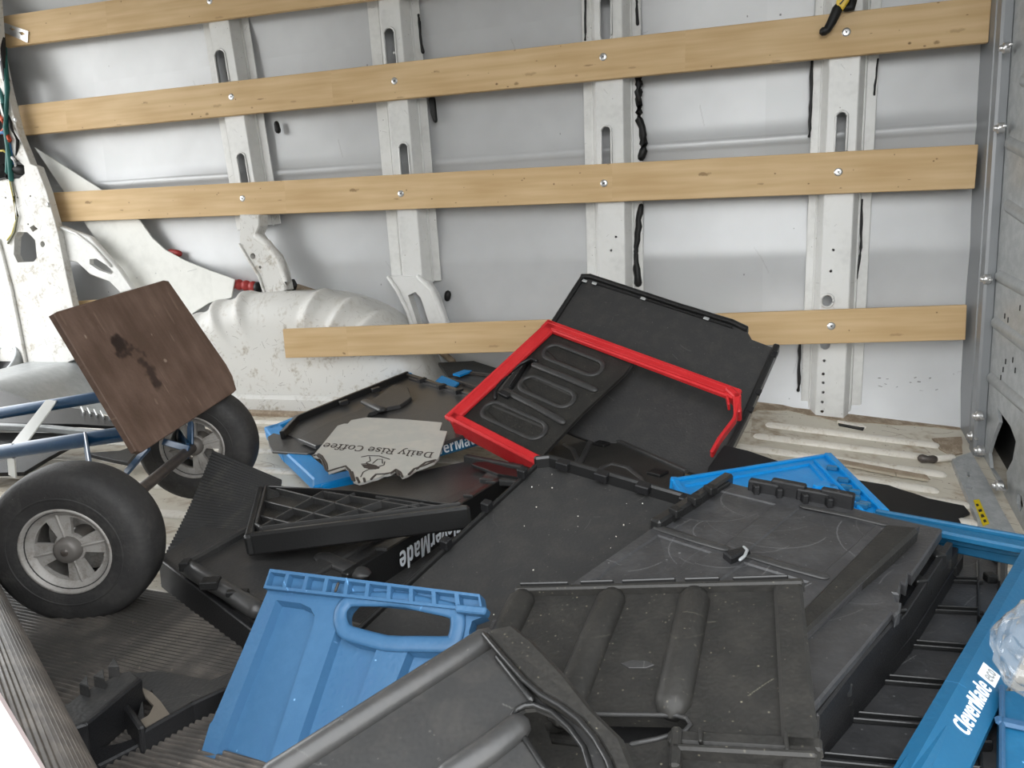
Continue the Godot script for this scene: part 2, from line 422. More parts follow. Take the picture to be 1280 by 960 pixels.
	M.ground = mat(0.9, wear_tex(60, Color(0.42, 0.42, 0.41), Color(0.5, 0.49, 0.47), -0.3, 0.5, 0.02, 800, Color(0.3, 0.3, 0.3), 0, Color.BLACK), Vector3(0.5, 0.5, 0.5))
	for c in [["teal", Color(0.08, 0.36, 0.34)], ["orange", Color(0.75, 0.30, 0.16)], ["wire_blue", Color(0.15, 0.42, 0.62)], ["wire_yellow", Color(0.72, 0.66, 0.30)], ["olive", Color(0.42, 0.42, 0.33)], ["wire_white", Color(0.8, 0.8, 0.8)]]: M[c[0]] = mat(0.45, c[1])
	var bag := StandardMaterial3D.new()
	bag.transparency = BaseMaterial3D.TRANSPARENCY_ALPHA
	bag.albedo_color = Color(0.9, 0.9, 0.9, 0.10); bag.roughness = 0.12; bag.cull_mode = BaseMaterial3D.CULL_DISABLED
	M.bag = bag
func ply_tex() -> ImageTexture:
	var g := noise(61, 0.02, 4)
	var w := noise(62, 0.008, 4)
	var im := Image.create(512, 512, true, Image.FORMAT_RGB8)
	for y in 512:
		for x in 512:
			var v := g.get_noise_2d(x * 2.0, y * 0.25) * 0.5 + w.get_noise_2d(x, y) * 0.7
			im.set_pixel(x, y, Color(0.345, 0.275, 0.235).lerp(Color(0.45, 0.37, 0.325), clampf(v + 0.42, 0, 1)))
	var n := noise(63, 0.03, 3)
	blot(im, Vector2(95, 82), Vector2(26, 24), Color(0.12, 0.09, 0.08), 0.75, n)
	blot(im, Vector2(122, 140), Vector2(15, 44), Color(0.12, 0.09, 0.08), 0.6, n)
	var r := RandomNumberGenerator.new()
	r.seed = 8
	for i in 40: blot(im, Vector2(r.randf() * 512, r.randf() * 512), Vector2(r.randf_range(1, 4), r.randf_range(5, 30)), Color(0.55, 0.48, 0.42), r.randf_range(0.2, 0.6), n)
	for i in 16: blot(im, Vector2(r.randf() * 512, r.randf() * 512), Vector2(r.randf_range(2, 5), r.randf_range(2, 7)), Color(0.66, 0.6, 0.54), 0.7, n)
	im.generate_mipmaps()
	return ImageTexture.create_from_image(im)

func _ready():
	rng.seed = 77
	# camera
	var cam := Camera3D.new()
	cam.name = "camera"; add_child(cam)
	cam.fov = 53.62; cam.near = 0.02; cam.far = 100
	cam.transform = Transform3D(Vector3(0.9502, -0.0379, -0.3093), Vector3(-0.0162, 0.9853, -0.1702), Vector3(0.3112, 0.1668, 0.9356), Vector3(0, 0.52, 2.4))
	cam.current = true
	# overcast daylight through the open side door and the open rear doors
	var we := WorldEnvironment.new()
	we.name = "world_environment"; add_child(we)
	var env := Environment.new()
	var sm := ProceduralSkyMaterial.new()
	sm.sky_top_color = Color(0.90, 0.91, 0.92); sm.sky_horizon_color = Color(0.95, 0.95, 0.94); sm.sky_curve = 0.2
	sm.ground_horizon_color = Color(0.60, 0.60, 0.59); sm.ground_bottom_color = Color(0.5, 0.5, 0.49)
	sm.sky_energy_multiplier = 3.4; sm.ground_energy_multiplier = 1.5
	var sky := Sky.new()
	sky.sky_material = sm
	env.background_mode = Environment.BG_SKY; env.sky = sky
	env.ambient_light_source = Environment.AMBIENT_SOURCE_SKY
	env.tonemap_mode = Environment.TONE_MAPPER_LINEAR
	env.tonemap_exposure = 0.405
	env.sdfgi_enabled = true; env.ssao_enabled = true; env.ssil_enabled = true
	we.environment = env
	make_materials()
	van_shell()
	battens()
	van_details()
	hand_truck()
	mats()
	crates_left()
	crates_back()
	crates_right()
	crates_front()
	small_things()

func rib(parent: Node3D, lean: float, xfl: float, xcl: float, xcr: float, xfr: float, y0: float, y1: float, slots: Array):
	var st := nb()
	var holes := []
	for s in slots:
		var r: float = s[3]
		if s[1] - s[2] > r * 2.2: holes.append(obround(Vector2(s[0], -s[1] + r), Vector2(s[0], -s[2] - r), r))
		else: holes.append(circle(Vector2(s[0], -(s[1] + s[2]) / 2), max(r, 0.004), 10))
	extr(st, pv([xcl, -y1, xcr, -y1, xcr, -y0, xcl, -y0]), -0.003, 0.0, holes, Transform3D(WALL, Vector3(0, 0, -0.018)), 0.0025)
	for h in holes:
		var big: bool = h.size() > 12
		if big:
			var q := []
			for p in h: q.append(Vector3(p.x, -p.y, -0.0175))
			tube(st, q, 0.0035, 6, true)
	var zf := -0.061
	for e in [[xfl, xcl], [xfr, xcr]]:
		var inner: float = lerpf(e[0], e[1], 0.62)
		var cx: float = (e[0] + inner) / 2
		box(st, Vector3(cx, (y0 + y1) / 2, zf), Vector3(abs(inner - e[0]), y1 - y0, 0.004), Basis.IDENTITY, 0.0015)
		var f := func(u, v): return Vector3(lerpf(e[1], inner, u), lerpf(y0, y1, v), lerpf(-0.0195, zf, u))
		surf(st, 1, 1, f, Vector3(sign(e[0] - e[1]) * 0.6, 0, 0.3), 0.002)
		tube(st, [Vector3(inner, y0, zf + 0.003), Vector3(inner, y1, zf + 0.003)], 0.004, 6)
	var o := part(parent, "rib", st, M.paint)
	var piv := Vector3((xcl + xcr) / 2, 0.75, 0)
	o.transform = Transform3D(Basis(Vector3(0, 0, 1), lean), piv - Basis(Vector3(0, 0, 1), lean) * piv)

func sealant(parent: Node3D, path: Array, r: float):
	var pts := []
	var rad := []
	for i in path.size() - 1:
		var n := int(max(2, path[i].distance_to(path[i + 1]) / 0.02))
		for k in n:
			pts.append(path[i].lerp(path[i + 1], float(k) / n) + Vector3(rng.randf_range(-0.3, 0.3) * r, 0, 0.012))
			rad.append(r * rng.randf_range(0.7, 1.1))
	var st := nb()
	tube(st, pts, rad, 7)
	part(parent, "sealant_bead", st, M.tar_and_shade)

func van_shell():
	# far side wall: outer skin with a pressed swage line, and the ribs
	var wall := struct_node("wall_far")
	var st := nb()
	var prof := [Vector2(-0.06, -0.03), Vector2(0.03, -0.055), Vector2(0.1, -0.072), Vector2(0.3, -0.078), Vector2(0.40, -0.077), Vector2(0.47, -0.070), Vector2(0.50, -0.0665), Vector2(0.53, -0.068), Vector2(0.60, -0.078), Vector2(0.70, -0.082), Vector2(0.815, -0.082), Vector2(0.828, -0.0755), Vector2(0.842, -0.0745), Vector2(0.852, -0.081), Vector2(0.95, -0.083), Vector2(1.1, -0.082), Vector2(1.3, -0.076), Vector2(1.5, -0.045), Vector2(1.66, 0.03), Vector2(1.78, 0.16)]
	var wn := noise(91, 2.2, 2)
	var f := func(u, v):
		var x := lerpf(-3.12, 0.6, u)
		var k: float = v * (prof.size() - 1)
		var i := int(min(floor(k), prof.size() - 2))
		var p: Vector2 = prof[i].lerp(prof[i + 1], k - i)
		return Vector3(x, p.x + 0.02 * (-x - 0.4) * 0.6, p.y + wn.get_noise_2d(x, p.x * 1.4) * 0.003)
	surf(st, 90, (prof.size() - 1) * 2, f, Vector3(0, 0, 1))
	part(wall, "outer_skin", st, M.skin)
	st = nb()
	box(st, Vector3(-1.26, 0.85, -0.16), Vector3(3.74, 1.95, 0.08))
	part(wall, "backing", st, M.skin)
	rib(wall, 0.085, -1.895, -1.838, -1.752, -1.700, 0.66, 1.62, [[-1.8128, 1.288, 1.1546, 0.0236], [-1.7937, 0.925, 0.7851, 0.0188]])
	rib(wall, 0.03, -1.262, -1.196, -1.122, -1.072, 0.44, 1.62, [[-1.1691, 1.2762, 1.13, 0.0203], [-1.1529, 0.9077, 0.7671, 0.0177], [-1.1579, 1.1985, 1.1935, 0.0029]])
	rib(wall, 0.0, -0.545, -0.498, -0.412, -0.362, 0.02, 1.62, [[-0.4627, 1.2759, 1.1472, 0.0183], [-0.4668, 0.9032, 0.7719, 0.0162], [-0.4409, 0.5676, 0.5627, 0.0025], [-0.4568, 0.5261, 0.5211, 0.0038]])
	rib(wall, -0.01, 0.125, 0.165, 0.245, 0.296, -0.01, 1.62, [[0.2031, 0.8847, 0.7604, 0.0156], [0.1855, 0.372, 0.3345, 0.0163], [0.1849, 0.2304, 0.2161, 0.0143], [0.1916, 0.4438, 0.4346, 0.0043], [0.1841, 0.1801, 0.1705, 0.0044], [0.183, 0.1391, 0.1319, 0.0044], [0.1838, 0.1125, 0.1052, 0.0044], [0.1846, 0.0833, 0.076, 0.0044], [0.1832, 0.054, 0.0466, 0.0045], [0.1841, 0.0246, 0.0172, 0.0045], [0.1962, 0.5034, 0.4965, 0.0032]])
	sealant(wall, [Vector3(-0.3762, 1.2795, -0.07), Vector3(-0.3724, 1.1764, -0.07)], 0.005)
	sealant(wall, [Vector3(-0.3737, 1.0421, -0.07), Vector3(-0.37, 0.919, -0.07), Vector3(-0.3558, 0.8461, -0.07), Vector3(-0.3713, 0.7869, -0.07)], 0.013)
	sealant(wall, [Vector3(-0.37, 0.6571, -0.07), Vector3(-0.3812, 0.5531, -0.07), Vector3(-0.3824, 0.4393, -0.07), Vector3(-0.3802, 0.3958, -0.07)], 0.012)
	sealant(wall, [Vector3(-0.5313, 1.3002, -0.07), Vector3(-0.5346, 1.149, -0.07)], 0.004)
	sealant(wall, [Vector3(-1.0934, 1.3132, -0.07), Vector3(-1.0847, 1.1742, -0.07)], 0.006)
	sealant(wall, [Vector3(-1.0634, 1.0446, -0.07), Vector3(-1.0512, 0.9532, -0.07)], 0.011)
	sealant(wall, [Vector3(0.1246, 1.0343, -0.07), Vector3(0.1236, 0.9089, -0.07), Vector3(0.1218, 0.8083, -0.07)], 0.005)
	sealant(wall, [Vector3(0.2967, 1.0218, -0.07), Vector3(0.2888, 0.9045, -0.07)], 0.003)
	sealant(wall, [Vector3(0.2691, 0.64, -0.07), Vector3(0.2719, 0.5025, -0.07), Vector3(0.2585, 0.391, -0.07)], 0.004)
	sealant(wall, [Vector3(-1.6732, 1.02, -0.07), Vector3(-1.6647, 0.972, -0.07)], 0.011)
	sealant(wall, [Vector3(0.1114, 0.2199, -0.065), Vector3(0.1106, 0.0583, -0.065)], 0.005)
	st = nb()
	for i in 11:
		var c := Vector3(rng.randf_range(0.33, 0.50), rng.randf_range(0.07, 0.13), -0.0725)
		box(st, c, Vector3(rng.randf_range(0.004, 0.012), rng.randf_range(0.001, 0.0022), 0.003), Basis(Vector3(0, 0, 1), rng.randf_range(-0.4, 0.4)), 0.0005)
	part(wall, "scuff_marks", st, M.steel).set_meta("kind", "stuff")
	# bulkhead on the right
	var bh := struct_node("wall_bulkhead")
	st = nb()
	extr(st, pv([-0.15, -1.8, 2.1, -1.8, 2.1, 0.25, -0.15, 0.25]), -0.008, 0.0, [wobble(pv([0.2121, -0.0892, 0.2628, -0.0792, 0.3247, -0.0668, 0.3742, -0.0412, 0.361, 0.0073, 0.3197, 0.0489, 0.3412, 0.0849, 0.3049, 0.0983, 0.246, 0.0828, 0.1861, 0.0765, 0.1626, 0.0416, 0.2005, -0.0173, 0.2339, -0.0565]), 0.001, 0.03), pv([0.4129, 0.0724, 0.4419, 0.0709, 0.4576, 0.0887, 0.4395, 0.1102, 0.4132, 0.0996])], Transform3D(SIDE, Vector3(0.575, 0, 0)))
	part(bh, "steel_sheet", st, M.galv)
	st = nb()
	box(st, Vector3(0.625, 0.3, 0.45), Vector3(0.02, 1.2, 1.2))
	box(st, Vector3(0.60, 0.3, -0.15), Vector3(0.05, 1.2, 0.02))
	part(bh, "added_shade_box", st, M.tar_and_shade)  # added black boxes: shut daylight out and paint the hole's shade
	st = nb()
	box(st, Vector3(0.567, 0.80, -0.05), Vector3(0.028, 2.0, 0.2), Basis.IDENTITY, 0.004)
	box(st, Vector3(0.5635, 0.80, 0.10), Vector3(0.03, 2.0, 0.05), Basis.IDENTITY, 0.006)
	part(bh, "edge_flange", st, M.galv_dark)
	for b in [[Vector3(0.565, 0.4209, 0.1444), Vector3(0.565, 0.3927, 0.399)], [Vector3(0.565, 0.3009, 0.1365), Vector3(0.565, 0.2672, 0.4281)], [Vector3(0.565, 0.1548, 0.1338), Vector3(0.565, 0.1351, 0.4014)], [Vector3(0.565, 0.7486, 0.15), Vector3(0.565, 0.6995, 0.3391)], [Vector3(0.565, 0.596, 0.1727), Vector3(0.565, 0.5493, 0.3739)], [Vector3(0.565, 0.882, 0.233), Vector3(0.565, 0.857, 0.3357)]]:
		st = nb()
		var d: Vector3 = b[1] - b[0]
		tube(st, [b[0] + Vector3(0.021, 0, 0), b[0] + d * 4.0 + Vector3(0.021, 0, 0)], 0.02, 10, false, 1.0)
		part(bh, "pressed_bead", st, M.galv)
	st = nb()
	for q in [Vector3(0.574, 0.3249, 0.222), Vector3(0.574, 0.3175, 0.2502), Vector3(0.574, 0.1927, 0.2399), Vector3(0.574, 0.215, 0.2547), Vector3(0.574, 0.2268, 0.3099), Vector3(0.574, 0.2052, 0.3335), Vector3(0.574, 0.1699, 0.2248), Vector3(0.574, 0.3534, 0.3351)]: box(st, q, Vector3(0.002, 0.014, 0.004))
	part(bh, "scuff_marks", st, M.slot).set_meta("kind", "stuff")
	for p in [[Vector3(0.55, 0.9712, 0.1622), Vector3(0.55, 0.7849, 0.1597), Vector3(0.55, 0.4124, 0.1266), Vector3(0.55, 0.0513, 0.1359), Vector3(0.55, -0.0136, 0.0938), Vector3(0.55, -0.0336, 0.1726), Vector3(0.55, -0.0754, 0.3509)]]:
		for q in p:
			st = nb()
			var T := Transform3D(Basis(Vector3(0, 0, 1), Vector3(-1, 0, 0), Vector3(0, -1, 0)), q)
			lathe(st, [Vector2(0.0, 0.012), Vector2(0.006, 0.012), Vector2(0.0075, 0.009), Vector2(0.0075, 0.003), Vector2(0.013, 0.003), Vector2(0.013, 0.0), Vector2(0.013, -0.01)], T, 12)
			box(st, q + Vector3(0.004, 0, 0.022), Vector3(0.008, 0.006, 0.03))
			part(bh, "stud", st, M.zinc)
	var FC := Transform3D(Vector3(0.9956, -0.0933, 0), Vector3(0.091, 0.9711, 0.2205), Vector3(-0.0206, -0.2196, 0.9754), Vector3(-0.0209, 0.0333, -0.06))
	st = nb()
	extr(st, pv([0.5132, 0.2437, 0.5685, 0.1906, 0.5758, 0.3421, 0.5777, 0.4799, 0.5846, 0.6126, 0.5169, 0.6761, 0.5142, 0.5482, 0.5123, 0.3852]), 0.0, 0.012, [pv([0.5217, 0.3824, 0.5343, 0.3906, 0.5301, 0.4038, 0.5186, 0.3993]), pv([0.5365, 0.3118, 0.5423, 0.3101, 0.5373, 0.3369, 0.5316, 0.3385])])
	part(bh, "foot_flange", st, M.galv).transform = FC
	st = nb()
	extr(st, pv([0.5226, 0.4592, 0.5361, 0.4515, 0.5362, 0.5584, 0.5203, 0.5732]), 0.012, 0.014)
	part(bh, "sticker", st, M.sticker, "yellow sticker").transform = FC
	st = nb()
	for q in [pv([0.524, 0.4782, 0.5297, 0.4746, 0.5296, 0.4838, 0.5235, 0.4893]), pv([0.5241, 0.5036, 0.5319, 0.4976, 0.5314, 0.5085, 0.5236, 0.5144]), pv([0.5249, 0.5246, 0.5306, 0.5212, 0.5315, 0.5331, 0.5237, 0.5389]), pv([0.525, 0.5489, 0.531, 0.5437, 0.5313, 0.5538, 0.5246, 0.5592])]: extr(st, q, 0.014, 0.0146)
	part(bh, "sticker_print", st, M.slot).transform = FC
	# floor with pressed beads
	var fl := struct_node("floor")
	st = nb()
	box(st, Vector3(-1.63, -0.03, 0.97), Vector3(3.04, 0.06, 2.24))
	part(fl, "floor_pan", st, M.floor)
	st = nb()
	box(st, Vector3(0.22, -0.16, 1.35), Vector3(0.70, 0.06, 1.48))
	part(fl, "floor_pan", st, M.floor)
	st = nb()
	extr(st, pv([-0.221, -0.1671, -0.0574, -0.0737, 0.6134, -0.0803, 0.7663, 0.2646, 0.6139, 0.8213, 0.1249, 0.8072, -0.2275, 0.3757]), -0.03, 0.0)
	part(fl, "floor_corner", st, M.floor).transform = FC
	for b in [[Vector3(0.055, 0, 0.148), Vector3(0.4852, 0, 0.1532)], [Vector3(0.0235, 0, 0.2319), Vector3(0.4494, 0, 0.2352)], [Vector3(-0.0255, 0, 0.3119), Vector3(0.2499, 0, 0.3166), Vector3(0.4745, 0, 0.3213)], [Vector3(0.1113, 0, 0.4022), Vector3(0.442, 0, 0.4132)], [Vector3(0.2724, 0, 0.4595), Vector3(0.5032, 0, 0.4679)], [Vector3(0.3104, 0, 0.5401), Vector3(0.5049, 0, 0.5493)]]:
		st = nb()
		tube(st, b, 0.017, 12, false, 0.5)
		part(fl, "floor_bead", st, M.bead).transform = FC
	for i in 9:
		st = nb()
		tube(st, [Vector3(-3.0, 0, 0.30 + 0.17 * i), Vector3(-0.35, 0, 0.30 + 0.17 * i)], 0.02, 8, false, 0.35)
		part(fl, "floor_bead", st, M.bead)
	st = nb()
	extr(st, wobble(pv([-0.1261, 0.0177, -0.0566, -0.0537, 0.1378, -0.0451, 0.2568, -0.0062, 0.5786, -0.0079, 0.5747, 0.0257, 0.4022, 0.043, 0.2481, 0.0653, 0.1019, 0.0263, 0.0086, 0.053, -0.033, 0.1687, -0.081, 0.299, -0.1418, 0.3565]), 0.004, 0.03), 0.0, 0.003)
	extr(st, wobble(pv([0.4866, 0.1137, 0.5637, 0.076, 0.5504, 0.1833, 0.5205, 0.2108, 0.4984, 0.1795]), 0.004, 0.03), 0.0, 0.003)
	part(fl, "dirt_patch", st, M.grime).transform = FC
	st = nb()
	box(st, Vector3(-1.6, 0.0, -0.058), Vector3(3.04, 0.05, 0.02), Basis.IDENTITY, 0.006)
	part(fl, "wall_joint", st, M.grime)
	st = nb()
	tube(st, [Vector3(-0.1109, 0.0463, -0.062), Vector3(-0.0209, 0.0329, -0.062), Vector3(0.185, 0.0155, -0.062)], 0.008, 8)
	tube(st, [Vector3(0.2529, 0.0099, -0.062), Vector3(0.5443, -0.0176, -0.062)], 0.006, 8)
	part(fl, "wall_joint", st, M.grime)
	st = nb()
	extr(st, pv([0.2408, 0.0751, 0.3012, 0.0852, 0.3135, 0.0925, 0.3078, 0.1103, 0.244, 0.0963]), 0.0, 0.004)
	part(fl, "slot_mouth", st, M.tar_and_shade).transform = FC
	st = nb()
	extr(st, pv([0.2404, 0.0725, 0.3074, 0.0809, 0.317, 0.0944, 0.2999, 0.094, 0.2397, 0.0839]), 0.0, 0.008)
	part(fl, "slot_lip", st, M.bead).transform = FC
	# roof, near side wall behind the photographer's left, rear end, and the ground outside
	var ce := struct_node("ceiling")
	st = nb()
	box(st, Vector3(-1.28, 1.81, 0.97), Vector3(3.9, 0.06, 2.4))
	part(ce, "roof_sheet", st, M.skin)
	for i in 6:
		st = nb()
		box(st, Vector3(-2.9 + 0.66 * i, 1.76, 0.97), Vector3(0.09, 0.06, 2.1), Basis.IDENTITY, 0.01)
		part(ce, "roof_bow", st, M.paint)
	var nw := struct_node("wall_near")
	st = nb()
	box(st, Vector3(-1.88, 0.85, 2.12), Vector3(2.5, 1.95, 0.08))
	part(nw, "side_panel", st, M.skin)
	var gr := struct_node("ground")
	st = nb()
	box(st, Vector3(0, -0.7, 0), Vector3(60, 0.05, 60))
	part(gr, "asphalt", st, M.ground)

func batten(label: String, c: Vector3, length: float, h: float, ang: float, screws: Array, wood: String, yaw := 0.0, group := "wooden battens on the van wall"):
	var T := Transform3D(Basis(Vector3.UP, yaw) * Basis(Vector3(0, 0, 1), ang), c)
	var t := thing("wooden_batten", label, "batten", T, group)
	var st := nb()
	box(st, Vector3(0, 0, -0.009), Vector3(length, h, 0.018), Basis.IDENTITY, 0.0015)
	part(t, "board", st, M[wood])
	for s in screws:
		var p: Vector3 = T.affine_inverse() * s
		p.z = 0.0
		st = nb()
		lathe(st, [Vector2(0, 0.0015), Vector2(0.0075, 0.0015), Vector2(0.0115, 0.0005), Vector2(0.0115, -0.003)], Transform3D(Basis(Vector3(1, 0, 0), Vector3(0, 0, 1), Vector3(0, -1, 0)), p), 14)
		var m := part(t, "screw", st, M.zinc)
		st = nb()
		for k in 2: box(st, p + Vector3(0, 0, 0.0016), Vector3(0.009, 0.0022, 0.001), Basis(Vector3(0, 0, 1), 0.6 + k * PI / 2), 0.0003)
		part(m, "cross_slot", st, M.slot)

func battens():
	batten("top batten, highest on the wall, with a slotted metal bracket at its left end", Vector3(-1.1497, 1.4176, 0), 3.378, 0.1137, -0.0235, [Vector3(-1.8633, 1.4419, 0)], "wood0")
	batten("second batten from the top, with pliers hooked over it and three screws in view", Vector3(-1.1315, 1.1012, 0), 3.3686, 0.1144, -0.0127, [Vector3(-1.8114, 1.115, 0), Vector3(-1.1671, 1.103, 0), Vector3(-0.4685, 1.1002, 0), Vector3(0.2073, 1.0893, 0)], "wood1")
	batten("third batten from the top, crossing in front of the loose white panel", Vector3(-1.0822, 0.7439, 0), 3.2503, 0.115, -0.0219, [Vector3(-1.8046, 0.7615, 0), Vector3(-1.1687, 0.7402, 0), Vector3(-0.4726, 0.7297, 0), Vector3(0.1986, 0.7175, 0)], "wood2")
	var a: Vector3 = Vector3(-1.5282, 0.2562, 0.22)
	var b: Vector3 = Vector3(0.5408, 0.288, 0)
	var d := b - a
	batten("lowest long batten, its cut left end standing off the wheel arch", (a + b) / 2, d.length(), 0.098, atan2(d.y, Vector2(d.x, d.z).length()), [Vector3(0.1861, 0.2844, 0)], "wood3", atan2(-d.z, d.x))
	batten("short batten stub low at the far left, behind the brown board", Vector3(-2.5343, 0.3537, 0), 0.3727, 0.1081, 0.0259, [], "wood4")

func van_details():
	# wheel arch
	var t := thing("wheel_arch", "white dirty wheel arch with pressed ribs behind the hand truck", "wheel arch")
	var st := nb()
	var cx := -1.62
	var f := func(u, v):
		var a: float = PI * u
		var ins := 0.0
		var z := 0.0
		var k := 1.0
		if v < 0.4: z = lerpf(-0.085, 0.05, v / 0.4)
		elif v < 0.75:
			var q: float = (v - 0.4) / 0.35 * PI / 2
			z = 0.05 + 0.10 * sin(q); ins = 0.11 * (1 - cos(q))
		else:
			z = 0.15; ins = 0.11; k = 1.0 - (v - 0.75) / 0.25 * 0.98
		var bump := 0.0
		for i in 9:
			var ak := deg_to_rad(38 + 13 * i)
			if i == 4: continue
			bump += exp(-pow((a - ak) / 0.038, 2))
		bump *= smoothstep(0.2, 0.35, v) * smoothstep(0.80, 0.70, v) * 0.017
		var w := 0.56 - ins + bump
		var h := 0.425 - ins + bump
		var sx: float = sign(cos(a)) * pow(abs(cos(a)), 0.85)
		return Vector3(cx - w * sx * k, h * pow(sin(a), 0.9) * k, z + bump * 0.6)
	surf(st, 160, 40, f, Vector3(0, 0.6, 0.8))
	part(t, "arch_shell", st, M.dirty)
	st = nb()
	box(st, Vector3(-1.62, 0.03, 0.11), Vector3(1.06, 0.07, 0.12), Basis.IDENTITY, 0.012)
	part(t, "base_step", st, M.dirty)
	st = nb()
	box(st, Vector3(-1.62, 0.004, 0.16), Vector3(1.15, 0.02, 0.1), Basis.IDENTITY, 0.004)
	part(t, "floor_seam", st, M.grime)
	st = nb()
	tube(st, [Vector3(-1.6274, 0.4314, -0.035), Vector3(-1.5094, 0.394, -0.035), Vector3(-1.3754, 0.3455, -0.035), Vector3(-1.2211, 0.2753, -0.035), Vector3(-1.1003, 0.2238, -0.035), Vector3(-1.0248, 0.1619, -0.035)], [0.016, 0.016, 0.015, 0.014, 0.014, 0.012], 8)
	part(t, "seam_flange", st, M.grime)
	# strut from the first rib to the arch
	var T0 := Transform3D(WALL, Vector3(0, 0, 0.05))
	t = thing("rib_strut", "white twisted strut with holes from the leftmost rib to the wheel arch", "strut")
	st = nb()
	extr(st, pv([-1.787, -0.7017, -1.7028, -0.6973, -1.7071, -0.6585, -1.7236, -0.6313, -1.7001, -0.5994, -1.6545, -0.5554, -1.6304, -0.4983, -1.6208, -0.43, -1.6808, -0.4027, -1.7051, -0.3974, -1.7221, -0.461, -1.7436, -0.5131, -1.7801, -0.5543, -1.7991, -0.5977]), -0.05, 0.0, [circle(pv([-1.7459, -0.5531])[0], 0.011, 10), circle(pv([-1.7198, -0.5123])[0], 0.006, 8)], T0, 0.004)
	part(t, "web", st, M.dirty)
	st = nb()
	tube(st, [Vector3(-1.7254, 0.6202, 0.04), Vector3(-1.6875, 0.5961, 0.04), Vector3(-1.6403, 0.535, 0.04), Vector3(-1.6181, 0.4579, 0.04), Vector3(-1.6288, 0.4182, 0.04)], 0.016, 8)
	tube(st, [Vector3(-1.796, 0.5948, 0.05), Vector3(-1.7615, 0.5365, 0.05), Vector3(-1.7267, 0.4811, 0.05), Vector3(-1.7048, 0.4002, 0.05)], 0.006, 8)
	part(t, "rolled_edge", st, M.dirty)
	# bracket under the second rib
	t = thing("rib_bracket", "white splayed bracket with a slot under the second rib from the left", "bracket")
	st = nb()
	extr(st, pv([-1.2419, -0.4655, -1.1348, -0.4625, -1.094, -0.4423, -1.0641, -0.3925, -1.0265, -0.2684, -1.005, -0.2268, -1.1501, -0.2269, -1.18, -0.3336, -1.2116, -0.4121]), -0.04, 0.0, [pv([-1.1696, -0.3974, -1.1414, -0.4078, -1.1214, -0.3881, -1.084, -0.2604, -1.1268, -0.2549, -1.157, -0.3556])], Transform3D(WALL, Vector3(0, 0, -0.01)), 0.004)
	part(t, "web", st, M.paint)
	st = nb()
	tube(st, [Vector3(-1.2392, 0.4598, -0.01), Vector3(-1.2083, 0.4148, -0.01), Vector3(-1.1735, 0.3391, -0.01), Vector3(-1.1466, 0.2325, -0.01)], 0.008, 8)
	tube(st, [Vector3(-1.1278, 0.4564, -0.02), Vector3(-1.0821, 0.4142, -0.02), Vector3(-1.051, 0.3312, -0.02), Vector3(-1.0255, 0.2535, -0.02)], 0.012, 8)
	part(t, "rolled_edge", st, M.paint)
	# rear pillar at the left edge
	t = thing("rear_pillar", "white rear pillar with punched openings at the left edge", "pillar")
	st = nb()
	var P := Transform3D(WALL, Vector3(0, 0, 0.06))
	extr(st, pv([-2.9688, -1.7451, -2.7673, -1.7152, -2.8032, -1.3792, -2.7914, -1.2318, -2.7659, -1.0661, -2.7232, -0.9425, -2.6923, -0.9312, -2.6613, -0.8324, -2.6319, -0.6778, -2.6173, -0.5063, -2.5982, -0.3319, -2.5941, -0.1872, -2.6922, -0.154, -2.8695, -0.1291, -3.3443, -0.0608]), -0.03, 0.0, [pv([-2.8613, -0.6661, -2.84, -0.6872, -2.7893, -0.6849, -2.7532, -0.652, -2.7578, -0.5831, -2.7776, -0.5679, -2.8634, -0.5676, -2.8787, -0.6001]), pv([-2.7731, -0.7029, -2.7505, -0.7112, -2.7326, -0.6948, -2.7599, -0.6836]), circle(pv([-2.7186, -0.635])[0], 0.012, 12), circle(pv([-2.7791, -0.7157])[0], 0.004, 8), circle(pv([-2.8774, -0.8237])[0], 0.004, 8), circle(pv([-2.814, -0.82])[0], 0.004, 8), circle(pv([-2.7462, -0.8222])[0], 0.004, 8), pv([-2.9365, -1.3058, -2.8505, -1.2909, -2.8401, -1.1772, -2.8342, -1.1019, -2.8242, -1.0257, -2.7933, -0.9688, -2.7572, -0.9389, -2.7589, -0.9086, -2.7914, -0.8924, -2.8506, -0.8933, -2.9343, -0.905])], P, 0.002)
	part(t, "pillar_face", st, M.dirty)
	st = nb()
	extr(st, pv([-3.1083, -1.8027, -2.9139, -1.7738, -2.952, -1.4215, -2.9258, -0.9836, -2.837, -0.5249, -2.7936, -0.1541, -3.5015, -0.0392]), -0.03, 0.0, [], Transform3D(WALL, Vector3(0, 0, -0.05)))
	part(t, "inner_panel", st, M.skin)
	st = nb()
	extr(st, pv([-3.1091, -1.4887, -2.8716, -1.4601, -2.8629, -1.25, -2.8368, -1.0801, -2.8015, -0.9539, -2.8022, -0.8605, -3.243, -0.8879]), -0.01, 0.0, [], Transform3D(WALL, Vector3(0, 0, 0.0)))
	part(t, "shade_plate", st, M.tar_and_shade)  # extra black plate painting the shade inside the wire opening
	st = nb()
	tube(st, [Vector3(-2.9432, 0.66, 0.065), Vector3(-2.912, 0.4661, 0.065), Vector3(-2.898, 0.2695, 0.065), Vector3(-2.8898, 0.1297, 0.065)], 0.008, 8, false, 1.0)
	part(t, "pressed_edge", st, M.dirty)
	for p in [Vector3(-2.7671, 1.1107, 0.062), Vector3(-2.6598, 0.7834, 0.062)]:
		st = nb()
		lathe(st, [Vector2(0, 0.006), Vector2(0.008, 0.004), Vector2(0.01, 0)], Transform3D(Basis(Vector3(1, 0, 0), Vector3(0, 0, 1), Vector3(0, -1, 0)), p), 10)
		part(t, "bolt", st, M.zinc)
	# gusset
	t = thing("gusset", "white gusset plate with one long hole between the pillar and the brown board", "gusset")
	st = nb()
